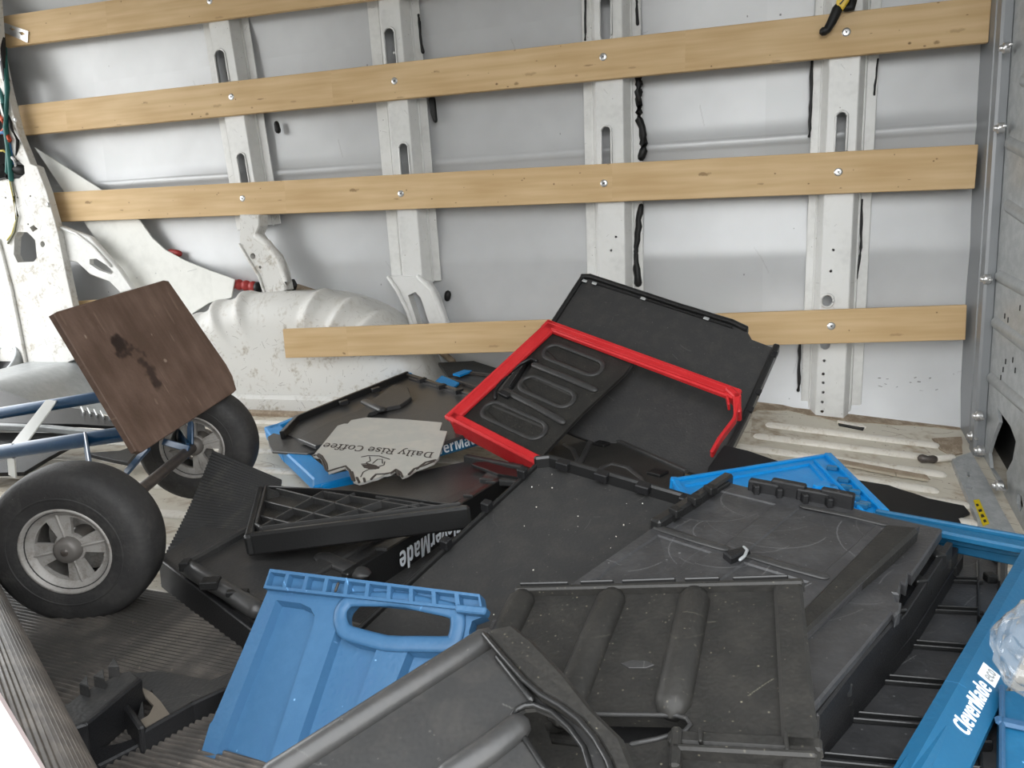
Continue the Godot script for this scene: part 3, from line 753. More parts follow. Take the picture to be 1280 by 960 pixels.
	extr(st, pv([-2.688, -0.7088, -2.6392, -0.7034, -2.5011, -0.6539, -2.4466, -0.5964, -2.3786, -0.5264, -2.3206, -0.4448, -2.3852, -0.4338, -2.4338, -0.4785, -2.5254, -0.5091, -2.5825, -0.5578, -2.6306, -0.5657, -2.7059, -0.565]), -0.02, 0.0, [pv([-2.5186, -0.5494, -2.5155, -0.568, -2.4829, -0.5699, -2.4318, -0.5404, -2.4041, -0.5149, -2.4174, -0.506, -2.4746, -0.5232])], Transform3D(WALL, Vector3(0, 0, 0.035)), 0.004)
	part(t, "plate", st, M.paint)
	st = nb()
	tube(st, [Vector3(-2.6605, 0.7043, 0.038), Vector3(-2.564, 0.6689, 0.038), Vector3(-2.4881, 0.6164, 0.038), Vector3(-2.4129, 0.5399, 0.038)], 0.006, 8)
	part(t, "rolled_edge", st, M.paint)
	# tie-down recess at the far left
	t = thing("tie_down_cup", "dark round tie-down cup at the foot of the rear pillar", "recess", Transform3D(Basis.IDENTITY, Vector3(-2.9939, 0.166, 0.09)))
	st = nb()
	lathe(st, [Vector2(0.075, 0.012), Vector2(0.08, 0.016), Vector2(0.085, 0.012), Vector2(0.085, -0.03), Vector2(0.07, -0.03), Vector2(0.066, 0.01), Vector2(0.075, 0.012)], Transform3D(Basis(Vector3(1, 0, 0), 0.9), Vector3.ZERO), 24)
	part(t, "rim_ring", st, M.galv)
	st = nb()
	lathe(st, [Vector2(0.0, -0.025), Vector2(0.07, -0.025), Vector2(0.07, -0.03), Vector2(0, -0.03)], Transform3D(Basis(Vector3(1, 0, 0), 0.9), Vector3.ZERO), 24)
	part(t, "cup_floor", st, M.deep)
	# loose white panel behind the battens
	t = thing("white_sheet", "loose white pointed panel slipped behind the third batten", "panel")
	st = nb()
	extr(st, pv([-2.7923, -1.0214, -2.4735, -0.8327, -2.3069, -0.7074, -2.2584, -0.641, -2.2036, -0.5929, -2.111, -0.5469, -2.0043, -0.5071, -1.8955, -0.471, -1.9182, -0.4022, -2.0196, -0.3858, -2.1078, -0.3439, -2.1856, -0.1931, -2.6119, -0.1917, -2.4488, -0.4316, -2.5107, -0.6047, -2.6032, -0.7409]), -0.005, 0.0, [], Transform3D(WALL, Vector3(0, 0, -0.028)), 0.001)
	part(t, "sheet", st, M.white_sheet)
	# bellows of the suspension bush
	t = thing("red_bellows", "red ribbed rubber bellows poking out behind the white panel", "bellows")
	st = nb()
	var a: Vector3 = Vector3(-1.9448, 0.4559, -0.056)
	var ax: Vector3 = Vector3(0.1321, -0.0183, 0)
	var L := ax.length()
	var y := ax.normalized()
	var TB := Transform3D(Basis(Vector3(0, 0, 1).cross(y).normalized() * -1.0, y, Vector3(0, 0, 1)), a)
	var pr := []
	for i in 4:
		for k in 6: pr.append(Vector2(0.014 + 0.007 * sin(PI * k / 5.0), L * (i + k / 5.0) / 4.2))
	lathe(st, pr, TB, 18)
	part(t, "bellows", st, M.red_rubber)
	st = nb()
	lathe(st, [Vector2(0.0, L * 0.94), Vector2(0.02, L * 0.94), Vector2(0.02, L * 1.05), Vector2(0, L * 1.05)], TB, 16)
	part(t, "end_cap", st, M.tar_and_shade)
	t = thing("rubber_plug", "black oval rubber plug in the wall beside the second rib's bracket", "plug", Transform3D(Basis.IDENTITY, Vector3(-1.048, 0.3885, -0.07)))
	st = nb()
	tube(st, [Vector3(0, -0.008, 0), Vector3(0.003, 0.008, 0)], [0.011, 0.012], 10)
	part(t, "plug", st, M.tar_and_shade)
	t = thing("rubber_wedge", "small black rubber wedge on top of the wheel arch by the strut", "wedge")
	st = nb()
	extr(st, pv([-1.6455, -0.4568, -1.6345, -0.4652, -1.6202, -0.4389, -1.6251, -0.4245, -1.6448, -0.4307]), -0.03, 0.0, [], Transform3D(WALL, Vector3(0, 0, 0.0)))
	part(t, "wedge", st, M.tar_and_shade)
	t = thing("red_plug", "small red plug half hidden at the loose white panel's edge", "plug", Transform3D(Basis.IDENTITY, Vector3(-2.1788, 0.5827, -0.05)))
	st = nb()
	tube(st, [Vector3(-0.02, 0, 0), Vector3(0.02, -0.006, 0)], 0.013, 10)
	part(t, "plug", st, M.red_rubber)
	# slotted bracket on the top batten
	t = thing("slotted_bracket", "zinc slotted bracket screwed to the top batten's left end", "bracket")
	st = nb()
	extr(st, pv([-2.8715, -1.5057, -2.8204, -1.4876, -2.7051, -1.4415, -2.7167, -1.4021, -2.8238, -1.4499, -2.8774, -1.477]), -0.006, 0.0, [pv([-2.7999, -1.4646, -2.7833, -1.4641, -2.7685, -1.455, -2.7853, -1.4541]), pv([-2.754, -1.4445, -2.7335, -1.4434, -2.7193, -1.4316, -2.74, -1.4311])], Transform3D(WALL, Vector3(0, 0, 0.006)))
	part(t, "plate", st, M.zinc)
	# pliers hooked over the second batten
	t = thing("pliers", "black and yellow pliers hooked over the second batten", "pliers")
	st = nb()
	tube(st, [Vector3(0.1486, 1.093, 0.022), Vector3(0.1566, 1.0961, 0.022), Vector3(0.1682, 1.1152, 0.022), Vector3(0.1814, 1.1463, 0.022)], [0.0125, 0.011, 0.0125, 0.014], 12)
	part(t, "grip", st, M.tar_and_shade)
	st = nb()
	extr(st, pv([0.1781, -1.1512, 0.1944, -1.14, 0.2095, -1.1612, 0.2204, -1.1878, 0.1848, -1.1926, 0.1777, -1.1654]), -0.022, 0.0, [], Transform3D(WALL, Vector3(0, 0, 0.035)), 0.004)
	part(t, "yellow_sleeve", st, M.yellow)
	st = nb()
	extr(st, pv([0.1839, -1.1541, 0.1973, -1.1684, 0.1993, -1.1661, 0.1879, -1.1526]), -0.002, 0.0, [], Transform3D(WALL, Vector3(0, 0, 0.0365)))
	part(t, "sleeve_print", st, M.slot)
	st = nb()
	tube(st, [Vector3(0.2022, 1.1483, 0.012), Vector3(0.2143, 1.1468, 0.012), Vector3(0.2213, 1.1743, 0.012), Vector3(0.2183, 1.2029, 0.012)], [0.010, 0.013, 0.012, 0.012], 10)
	part(t, "grip", st, M.tar_and_shade)
	# wiring in the pillar opening
	t = thing("wiring_loom", "tangle of coloured wires hanging in the rear pillar's opening", "wires")
	var runs := [["teal", [Vector3(-2.8104, 1.3869, 0.03), Vector3(-2.7754, 1.2283, 0.07), Vector3(-2.8127, 1.0836, 0.07), Vector3(-2.8157, 0.9633, 0.07), Vector3(-2.8277, 0.8914, 0.065)], 0.010], ["teal", [Vector3(-2.8591, 1.3334, 0.03), Vector3(-2.8074, 1.1725, 0.07), Vector3(-2.8091, 1.0383, 0.07), Vector3(-2.8372, 0.9191, 0.07)], 0.008], ["orange", [Vector3(-2.8626, 1.1494, 0.06), Vector3(-2.8233, 1.1144, 0.07), Vector3(-2.8168, 1.084, 0.07), Vector3(-2.8491, 1.07, 0.06)], 0.007], ["wire_blue", [Vector3(-2.8838, 1.0669, 0.06), Vector3(-2.822, 1.0688, 0.075), Vector3(-2.8074, 1.0472, 0.07), Vector3(-2.8141, 0.949, 0.06)], 0.006], ["orange", [Vector3(-2.8289, 1.0864, 0.06), Vector3(-2.7949, 1.0366, 0.075), Vector3(-2.8271, 1.0108, 0.06)], 0.008], ["wire_yellow", [Vector3(-2.8967, 1.0039, 0.06), Vector3(-2.8357, 1.0006, 0.075), Vector3(-2.8242, 0.9832, 0.06)], 0.004], ["wire_white", [Vector3(-2.8242, 0.9832, 0.06), Vector3(-2.7848, 0.9605, 0.075), Vector3(-2.7992, 0.9388, 0.06)], 0.006], ["tar_and_shade", [Vector3(-2.8318, 1.2174, 0.03), Vector3(-2.7839, 1.0812, 0.07), Vector3(-2.7598, 1.0344, 0.07), Vector3(-2.8023, 0.9644, 0.05)], 0.006], ["olive", [Vector3(-2.8277, 0.8914, 0.065), Vector3(-2.82, 0.8261, 0.068), Vector3(-2.8182, 0.7485, 0.068), Vector3(-2.8497, 0.6875, 0.066), Vector3(-2.8926, 0.6452, 0.066)], 0.004], ["wire_yellow", [Vector3(-2.8373, 0.8859, 0.065), Vector3(-2.8272, 0.811, 0.068), Vector3(-2.8296, 0.7335, 0.068), Vector3(-2.8637, 0.6819, 0.066), Vector3(-2.8944, 0.6579, 0.066)], 0.003], ["tar_and_shade", [Vector3(-2.8112, 1.4454, 0.03), Vector3(-2.8023, 1.323, 0.05), Vector3(-2.7856, 1.2606, 0.06), Vector3(-2.805, 1.2053, 0.05)], 0.012], ["tar_and_shade", [Vector3(-2.902, 0.8935, 0.06), Vector3(-2.8456, 0.8983, 0.07), Vector3(-2.8643, 0.9526, 0.06)], 0.004], ["tar_and_shade", [Vector3(-2.8423, 0.9432, 0.045), Vector3(-2.8052, 0.9279, 0.05), Vector3(-2.7784, 0.9234, 0.045)], 0.02]]
	for r in runs:
		st = nb()
		tube(st, r[1], r[2], 8)
		part(t, "wire", st, M[r[0]])
	# raised white rear floor lip at far left
	t = thing("rear_step", "grey white raised step below the rear pillar behind the hand truck", "step")
	st = nb()
	var q := [Vector3(-2.6615, 0.16, 0.5369), Vector3(-2.9065, 0.16, -0.0521), Vector3(-3.2561, 0.16, -0.7373), Vector3(-2.3334, 0, -0.0085), Vector3(-1.9944, 0, 0.5573), Vector3(-2.1643, 0, 0.9215)]
	var g := func(u, v):
		var e: Vector3 = q[0].lerp(q[2], u)
		var h: Vector3 = q[5].lerp(q[3], u)
		var p: Vector3 = e.lerp(h, v)
		p.y = 0.16 * (1 - smoothstep(0.45, 1.0, v)) + 0.002
		return p
	surf(st, 12, 16, g, Vector3(0.3, 1, 0.4), 0.01)
	part(t, "step_cover", st, M.galv)
	# braided strap and hose end on the floor
	t = thing("webbing_strap", "flat braided strap lying along the floor beads at the right", "strap", Transform3D(Vector3(0.9956, -0.0933, 0), Vector3(0.091, 0.9711, 0.2205), Vector3(-0.0206, -0.2196, 0.9754), Vector3(-0.0209, 0.0333, -0.06)))
	st = nb()
	var sp := [Vector3(0.2221, 0.006, 0.336), Vector3(0.29, 0.006, 0.3474), Vector3(0.3652, 0.006, 0.36), Vector3(0.4392, 0.006, 0.3635)]
	for k in sp.size() - 1: bar(st, sp[k], sp[k + 1], 0.028, 0.006)
	part(t, "webbing", st, M.webbing)
	st = nb()
	for k in 46:
		var p0: Vector3 = sp[0].lerp(sp[3], (k + 0.5) / 46.0) + Vector3(0, 0.003, 0)
		box(st, p0, Vector3(0.003, 0.003, 0.027), Basis(Vector3.UP, 0.4), 0.001)
	part(t, "weave_ridges", st, M.grime).set_meta("kind", "stuff")
	t = thing("hose_fitting", "rusty hose fitting at the end of a floor bead beside the bulkhead foot", "fitting", Transform3D(Vector3(0.9956, -0.0933, 0), Vector3(0.091, 0.9711, 0.2205), Vector3(-0.0206, -0.2196, 0.9754), Vector3(-0.0209, 0.0333, -0.06)))
	st = nb()
	tube(st, [Vector3(0.4391, 0.012, 0.2654), Vector3(0.4524, 0.012, 0.2661), Vector3(0.4664, 0.012, 0.262)], [0.012, 0.009, 0.011], 10)
	part(t, "nut", st, M.steel)
	st = nb()
	tube(st, [Vector3(0.4694, 0.01, 0.2573), Vector3(0.5151, 0.01, 0.2348)], 0.010, 10)
	part(t, "sleeve", st, M.bead)

func wheel(t: Node3D, c: Vector3, axis: Vector3, r: float):
	var y := axis.normalized()
	var x := Vector3.UP.cross(y).normalized()
	var T := Transform3D(Basis(x, y, x.cross(y)), c)
	var w := 0.041
	var st := nb()
	var pr := [Vector2(0.060, -w * 0.8), Vector2(0.066, -w * 0.92), Vector2(0.08, -w), Vector2(r * 0.86, -w * 0.97), Vector2(r * 0.95, -w * 0.8), Vector2(r * 0.99, -w * 0.5), Vector2(r, 0), Vector2(r * 0.99, w * 0.5), Vector2(r * 0.95, w * 0.8), Vector2(r * 0.86, w * 0.97), Vector2(0.08, w), Vector2(0.066, w * 0.92), Vector2(0.060, w * 0.8)]
	lathe(st, pr, T, 56)
	lathe(st, [Vector2(0.082, w * 1.0), Vector2(0.083, w * 1.04), Vector2(0.085, w * 1.0)], T, 56)
	var tire := part(t, "wheel", st, M.rubber)
	st = nb()
	lathe(st, [Vector2(0.052, w * 0.62), Vector2(0.060, w * 0.72), Vector2(0.063, w * 0.95), Vector2(0.0665, w * 0.98), Vector2(0.068, w * 0.85), Vector2(0.062, -w * 0.85), Vector2(0.0665, -w * 0.98), Vector2(0.060, -w * 0.95), Vector2(0.052, -w * 0.62)], T, 48)
	var holes := []
	for k in 4:
		var h := PackedVector2Array()
		var a0 := deg_to_rad(90 * k + 34 - 24)
		for i in 6: h.append(Vector2.from_angle(a0 + deg_to_rad(48) * i / 5.0) * 0.050)
		for i in 3: h.append(Vector2.from_angle(a0 + deg_to_rad(48) * (0.85 - 0.7 * i / 2.0)) * 0.023)
		holes.append(h)
	extr(st, circle(Vector2.ZERO, 0.054, 40), w * 0.45, w * 0.62, holes, T)
	extr(st, circle(Vector2.ZERO, 0.054, 40), -w * 0.62, -w * 0.45, holes, T)
	for k in 4:
		var d := Vector3(cos(deg_to_rad(90 * k + 79)), 0, sin(deg_to_rad(90 * k + 79)))
		for s in [-1.0, 1.0]: tube(st, [T * (d * 0.018 + Vector3(0, w * 0.63 * s, 0)), T * (d * 0.053 + Vector3(0, w * 0.63 * s, 0))], 0.0022, 6)
	part(tire, "rim", st, M.rim)
	st = nb()
	lathe(st, [Vector2(0, w * 0.98), Vector2(0.012, w * 0.98), Vector2(0.018, w * 0.9), Vector2(0.0195, w * 0.6), Vector2(0.0195, -w * 0.6), Vector2(0.018, -w * 0.95), Vector2(0, -w * 0.95)], T, 24)
	part(tire, "hub", st, M.hub)
	st = nb()
	lathe(st, [Vector2(0, w * 1.01), Vector2(0.005, w * 1.01), Vector2(0.0065, w * 0.95)], T, 12)
	part(tire, "axle_nut", st, M.steel)

func hand_truck():
	var t := thing("hand_truck", "blue tube hand truck lying on its back with two grey wheels and a brown board", "hand truck")
	var axis := Vector3(0.40, 0.0, 0.92).normalized()
	var c1: Vector3 = Vector3(-0.9537, 0.122, 1.6108) - axis * 0.041
	var c2: Vector3 = Vector3(-1.1467, 0.155, 1.0809) + axis * 0.041
	axis = (c1 - c2).normalized()
	wheel(t, c1, axis, 0.122)
	wheel(t, c2, axis, 0.122)
	var st := nb()
	tube(st, [c1, c2], 0.0105, 12)
	part(t, "axle", st, M.steel)
	st = nb()
	extr(st, pv([0.003, -0.0023, 0.0131, -0.0041, 0.2952, -0.0015, 0.3071, 0.0028, 0.3321, 0.2022, 0.3303, 0.2304, 0.3186, 0.2589, 0.304, 0.2611, 0.0062, 0.2657, -0.005, 0.2589]), -0.012, 0.0, [], Transform3D.IDENTITY, 0.0015)
	part(t, "toe_board", st, M.ply, "scratched brown plywood board").transform = Transform3D(Vector3(-0.1065, 0.1522, -0.9826), Vector3(0.9249, 0.3779, -0.0417), Vector3(0.365, -0.9132, -0.181), Vector3(-1.1091, 0.4514, 1.444))
	var n1: Vector3 = Vector3(-1.1938, 0.2, 1.2334)
	var f1: Vector3 = Vector3(-1.6789, 0.13, 1.2853)
	var n2: Vector3 = Vector3(-1.6195, 0.2, 0.8851)
	var f2: Vector3 = Vector3(-2.1218, 0.13, 0.9747)
	for q in [[n1, f1], [n2, f2]]:
		st = nb()
		var d: Vector3 = (q[0] - q[1]).normalized()
		tube(st, [q[1], q[0] + d * 0.02], 0.0155, 16)
		part(t, "rail", st, M.truck)
	st = nb()
	bar(st, n1.lerp(f1, 0.55) + Vector3(0, 0.012, 0), n2.lerp(f2, 0.30) + Vector3(0, 0.012, 0), 0.03, 0.004)
	part(t, "cross_strap", st, M.strap)
	st = nb()
	bar(st, n1.lerp(f1, 0.60) + Vector3(0, -0.012, 0), Vector3(-1.495, 0.1, 1.2602), 0.026, 0.004, Vector3(0, 0.6, 1))
	part(t, "lower_strap", st, M.strap)
	st = nb()
	for q in [[n1.lerp(f1, 0.22), c1], [n2.lerp(f2, -0.25), c2]]:
		bar(st, q[0], q[1] + (c2 - c1).normalized() * (0.06 if q[1] == c1 else -0.06), 0.035, 0.006, axis)
	part(t, "axle_bracket", st, M.truck)
	for q in [[Vector3(-1.142, 0.14, 1.3073), Vector3(-1.0649, 0.2, 1.3215)], [Vector3(-1.1271, 0.16, 1.1613), Vector3(-1.2472, 0.22, 0.8523)], [Vector3(-1.2129, 0.17, 1.1605), Vector3(-1.0952, 0.16, 1.1889)], [Vector3(-1.1165, 0.16, 1.1595), Vector3(-1.1248, 0.21, 1.1422)]]:
		st = nb()
		bar(st, q[0], q[1], 0.014, 0.006, Vector3(0, 0.5, 1))
		part(t, "brace", st, M.truck)

func ridged(st: SurfaceTool, a: Vector3, u: Vector3, v: Vector3, n: int, pitch_h: float, seg: int, bend: Callable):
	# ridges run along u; n ridges across v
	var nn := u.cross(v).normalized()
	if nn.y < 0: nn = -nn
	var f := func(s, q):
		var k: int = int(round(s * n * 4))
		var h: float = [0.0, pitch_h, pitch_h, 0.0][k % 4]
		var p: Vector3 = a + v * s + u * q
		return p + nn * h + bend.call(s, q)
	flat(st)
	var g := []
	for i in n * 4 + 1:
		var row := []
		for j in seg + 1: row.append(f.call(float(i) / (n * 4), float(j) / seg))
		g.append(row)
	for i in n * 4:
		for j in seg: quad(st, g[i][j], g[i + 1][j], g[i + 1][j + 1], g[i][j + 1], nn)
	quad(st, g[0][0] - nn * 0.006, g[0][seg] - nn * 0.006, g[0][seg], g[0][0], -v)
	for j in seg:
		quad(st, g[0][j] - nn * 0.004, g[0][j + 1] - nn * 0.004, g[n * 4][j + 1] - nn * 0.004, g[n * 4][j] - nn * 0.004, -nn)

func mats():
	var t := thing("rubber_mat", "flat grey brown ribbed rubber mat on the floor under the near wheel", "mat", Transform3D.IDENTITY, "")
	var st := nb()
	var o: Vector3 = Vector3(-1.0159, 0, 1.6579)
	var d: Vector3 = (Vector3(-0.6337, 0, 1.6772) - o).normalized()
	var c := Vector3(-d.z, 0, d.x)
	if c.z < 0: c = -c
	var wn := noise(71, 3.0, 2)
	ridged(st, o - d * 0.35 - c * 0.17 + Vector3(0, 0.005, 0), d * 0.95, c * 0.56, 76, 0.003, 24, func(s, q): return Vector3(0, 0.006 + 0.006 * wn.get_noise_2d(s * 0.6, q), 0.0))
	part(t, "ribbed_sheet", st, M.mat_floor)
	t = thing("rubber_mat_flap", "dark ribbed rubber mat piece rising in front of the far wheel", "mat")
	st = nb()
	var P := [Vector3(-1.0634, 0.15, 1.1577), Vector3(-0.886, 0.105, 1.1831), Vector3(-0.7733, 0.05, 1.3921), Vector3(-0.9664, 0.03, 1.4215)]
	var g := func(s, q):   # s across the ridges, q along them
		var k := int(round(s * 36 * 4))
		var p: Vector3 = P[0].lerp(P[1], q).lerp(P[3].lerp(P[2], q), s)
		var nn := Vector3(0.1, 0.9, 0.4)
		return p - nn * 0.008 * sin(PI * s) + nn * [0.0, 0.003, 0.003, 0.0][k % 4]
	surf(st, 36 * 4, 8, g, Vector3(0.1, 0.9, 0.4), 0.004)
	part(t, "ribbed_sheet", st, M.mat_flap)
	t = thing("rubber_mat_roll", "brown ribbed rubber mat curled up at the lower left corner", "mat")
	st = nb()
	var a: Vector3 = Vector3(-1.171, 0, 1.6198)
	var b: Vector3 = Vector3(-0.5258, 0, 2.0285)
	var ax := b - a
	var side := Vector3(ax.z, 0, -ax.x).normalized()
	if side.x < 0: side = -side
	var R := 0.063
	var h := func(s, q):
		var k := int(round(s * 40 * 4))
		var an: float = lerpf(-0.3, PI * 0.95, s)
		var rr: float = R * (1.0 - 0.35 * (1 - q)) + [0.0, 0.002, 0.002, 0.0][k % 4]
		return a + ax * q + side * cos(an) * rr + Vector3(0, R + sin(an) * rr, 0)
	surf(st, 160, 10, h, Vector3(0.3, 1, 0.3), 0.0)
	part(t, "ribbed_sheet", st, M.mat_roll)

func crates_left():
	# blue rim frame at the back left
	var t := thing("crate_rim", "bright blue crate rim under a black tray, its printed side beneath the coffee sign", "crate rim", Transform3D(Vector3(0.4307, 0.1583, -0.8885), Vector3(-0.0892, 0.9871, 0.1326), Vector3(0.8981, 0.0221, 0.4393), Vector3(-1.334, 0.07, 0.5958)))
	var st := nb()
	strip(st, pv([-0.0103, 0.0321, 0.498, 0.0091]), 0.03, -0.04, 0.0, 0.004)
	part(t, "rail", st, M.blue_bright)
	st = nb()
	strip(st, pv([-0.0103, 0.0321, -0.0841, 0.2425, -0.1827, 0.5809]), 0.045, -0.04, 0.0, 0.004)
	part(t, "rail", st, M.blue_bright)
	st = nb()
	strip(st, pv([-0.1867, 0.5711, -0.1386, 0.5998]), 0.05, -0.04, 0.001, 0.004)
	part(t, "corner_piece", st, M.blue_bright)
	st = nb()
	var q := [Vector3(-0.1019, 0, 0.5467), Vector3(0.2334, 0, 0.6965)]
	strip(st, pv([-0.1019, 0.5467, 0.2334, 0.6965]), 0.02, -0.042, 0.0, 0.003)
	part(t, "rail", st, M.blue_rim)
	var dd: Vector3 = (q[1] - q[0]).normalized()
	var outw := Vector3(-dd.z, 0, dd.x)
	if outw.z < 0: outw = -outw
	lettering(t, "CleverMade", Vector3(0.1157, 0, 0.6472) + outw * 0.0105 + Vector3(0, -0.022, 0), dd, Vector3.UP, 0.026, M.print, "Droid Sans", 700, 0.155)
	# black tray on it
	t = thing("crate_tray", "shallow black crate tray tilted on the blue rim behind the coffee sign", "crate tray", Transform3D(Vector3(0.4307, 0.1583, -0.8885), Vector3(-0.0892, 0.9871, 0.1326), Vector3(0.8981, 0.0221, 0.4393), Vector3(-1.334, 0.07, 0.5958)))
	st = nb()
	extr(st, pv([-0.0466, 0.1516, 0.0506, 0.0638, 0.4754, 0.0391, 0.4694, 0.096, 0.3494, 0.5164, 0.1881, 0.7154, 0.0531, 0.6825, -0.0697, 0.607, -0.1485, 0.5145, -0.0756, 0.3763, -0.0616, 0.2864]), 0.0, 0.008)
	part(t, "tray_floor", st, M.black_b)
	st = nb()
	strip(st, pv([-0.0655, 0.1912, 0.0298, 0.1048, 0.4465, 0.0796]), 0.012, 0.004, 0.026)
	strip(st, pv([0.4465, 0.0796, 0.3273, 0.5426]), 0.012, 0.004, 0.022)
	strip(st, pv([0.4283, 0.1159, 0.3193, 0.5488]), 0.006, 0.004, 0.016)
	part(t, "tray_lip", st, M.gloss)
	for p in [Vector3(0.4056, 0.02, 0.2085), Vector3(0.3711, 0.02, 0.3368), Vector3(0.3493, 0.02, 0.433), Vector3(0.2908, 0.02, 0.1261), Vector3(0.1709, 0.02, 0.1316)]:
		st = nb()
		box(st, p, Vector3(0.025, 0.012, 0.02), Basis(Vector3.UP, -0.3))
		part(t, "clip", st, M.deep)
	st = nb()
	extr(st, pv([-0.076, 0.2854, 0.0357, 0.2545, 0.1409, 0.2538, 0.2392, 0.1957, 0.3494, 0.1376, 0.3371, 0.2232, 0.2707, 0.3199, 0.208, 0.3482, 0.1733, 0.3212, 0.1308, 0.3127, 0.0239, 0.4114, -0.0517, 0.4239, -0.0905, 0.3913]), 0.010, 0.02, [], Transform3D.IDENTITY, 0.002)
	tube(st, [Vector3(0.192, 0.022, 0.2063), Vector3(0.1579, 0.022, 0.335)], 0.013, 10, false, 0.6)
	part(t, "torn_end_flap", st, M.black)
	st = nb()
	extr(st, pv([-0.076, 0.1213, -0.0491, 0.1079, -0.0501, 0.235, -0.058, 0.3478, -0.0762, 0.3908, -0.1083, 0.3766, -0.1359, 0.2544, -0.1115, 0.194]), -0.002, 0.004, [], Transform3D.IDENTITY, 0.002)
	part(t, "loose_tongue", st, M.black)
	# coffee sign
	t = thing("coffee_sign", "silver grey sign with a ragged lower edge reading Daily Rise Coffee, lying upside down", "sign", Transform3D(Vector3(0.7488, 0.0162, -0.6626), Vector3(0.1293, 0.9769, 0.17), Vector3(0.6501, -0.2129, 0.7294), Vector3(-0.9128, 0.1105, 1.0275)))
	st = nb()
	extr(st, pv([0.0002, -0.004, 0.0334, -0.0596, 0.0799, -0.1393, 0.0963, -0.1456, 0.1046, -0.1427, 0.1167, -0.1606, 0.1543, -0.164, 0.2362, -0.1237, 0.3165, -0.0756, 0.2964, -0.0343, 0.3116, -0.0242, 0.2487, 0.0998, 0.2333, 0.1163, 0.2077, 0.1266, 0.1903, 0.1319, 0.1676, 0.15, 0.1524, 0.1555, 0.1496, 0.1209, 0.1331, 0.1337, 0.1198, 0.1326, 0.1056, 0.1421, 0.0903, 0.1438, 0.0758, 0.1493, 0.0641, 0.1503, 0.0555, 0.1383, 0.0592, 0.0918, 0.0531, 0.0706, 0.0322, 0.0782, 0.0162, 0.0837, 0.0161, 0.0455, 0.0121, 0.0084]), -0.006, 0.0, [])
	part(t, "sign_plate", st, M.sign)
	var dr: Vector3 = (Vector3(0.0327, 0, -0.0468) - Vector3(0.2411, 0, 0.0786)).normalized()
	lettering(t, "Daily Rise Coffee", Vector3(0.1353, 0.0006, 0.0189), dr, Vector3.UP.cross(dr), 0.026, M.ink, "Droid Serif", 400, 0.2477)
	st = nb()
	for c in [[Vector3(0.095, 0.0005, 0.0393), Vector3(0.1092, 0.0005, 0.0384), Vector3(0.1315, 0.0005, 0.0476), Vector3(0.1484, 0.0005, 0.0707)], [Vector3(0.0989, 0.0005, 0.0882), Vector3(0.0985, 0.0005, 0.0685), Vector3(0.1082, 0.0005, 0.0641), Vector3(0.1111, 0.0005, 0.0451)], [Vector3(0.1102, 0.0005, 0.0767), Vector3(0.1243, 0.0005, 0.062), Vector3(0.1339, 0.0005, 0.0655), Vector3(0.1292, 0.0005, 0.0836)], [Vector3(0.1192, 0.0005, 0.0956), Vector3(0.1305, 0.0005, 0.0919), Vector3(0.1359, 0.0005, 0.0781)], [Vector3(0.0727, 0.0005, 0.1275), Vector3(0.0821, 0.0005, 0.1087), Vector3(0.0959, 0.0005, 0.1005), Vector3(0.1103, 0.0005, 0.1038)], [Vector3(0.0873, 0.0005, 0.0723), Vector3(0.1003, 0.0005, 0.0751), Vector3(0.1139, 0.0005, 0.0897), Vector3(0.1179, 0.0005, 0.1008)]]:
		tube(st, c, 0.0014, 6, false, 0.4)
	extr(st, pv([0.0865, 0.0759, 0.1026, 0.0798, 0.1161, 0.0944, 0.117, 0.1043, 0.1005, 0.1022, 0.0882, 0.0901]), 0.0, 0.0009)
	part(t, "cup_logo", st, M.ink)
	st = nb()
	for c in [[Vector3(0.0023, 0, -0.0032), Vector3(0.0087, 0, -0.0009), Vector3(0.0141, 0, 0.0251), Vector3(0.0128, 0, 0.0674), Vector3(0.0154, 0, 0.0797)], [Vector3(0.0113, 0, -0.0061), Vector3(0.016, 0, 0.0057), Vector3(0.0184, 0, 0.0464), Vector3(0.0159, 0, 0.0685)], [Vector3(0.0169, 0, 0.0802), Vector3(0.0329, 0, 0.0747), Vector3(0.0541, 0, 0.069), Vector3(0.0577, 0, 0.0913), Vector3(0.0547, 0, 0.1344)], [Vector3(0.057, 0, 0.1388), Vector3(0.0608, 0, 0.0999)], [Vector3(0.0645, 0, 0.1487), Vector3(0.0646, 0, 0.1271)], [Vector3(0.0758, 0, 0.1493), Vector3(0.0774, 0, 0.1355)], [Vector3(0.0903, 0, 0.1438), Vector3(0.1045, 0, 0.127), Vector3(0.1203, 0, 0.1309), Vector3(0.1355, 0, 0.1309), Vector3(0.1486, 0, 0.1205)], [Vector3(0.1486, 0, 0.1205), Vector3(0.1535, 0, 0.1337), Vector3(0.1524, 0, 0.1555)], [Vector3(0.1492, 0, 0.1245), Vector3(0.1466, 0, 0.1461)], [Vector3(0.1676, 0, 0.15), Vector3(0.1856, 0, 0.1302), Vector3(0.2088, 0, 0.1231), Vector3(0.2337, 0, 0.1124)], [Vector3(0.1903, 0, 0.1319), Vector3(0.2165, 0, 0.1102), Vector3(0.2392, 0, 0.1064)]]:
		tube(st, c, 0.003, 6, false, 0.5)
	part(t, "burnt_edge", st, M.ink)
	# long black crate lying flat with the upside-down print
	t = thing("crate_bottom", "long flat black crate base with white upside-down print on its side rail", "crate base", Transform3D(Vector3(0.4626, 0, -0.8866), Vector3(0.0271, 0.9995, 0.0141), Vector3(0.8861, -0.0305, 0.4624), Vector3(-0.9188, 0.06, 1.4741)))
	st = nb()
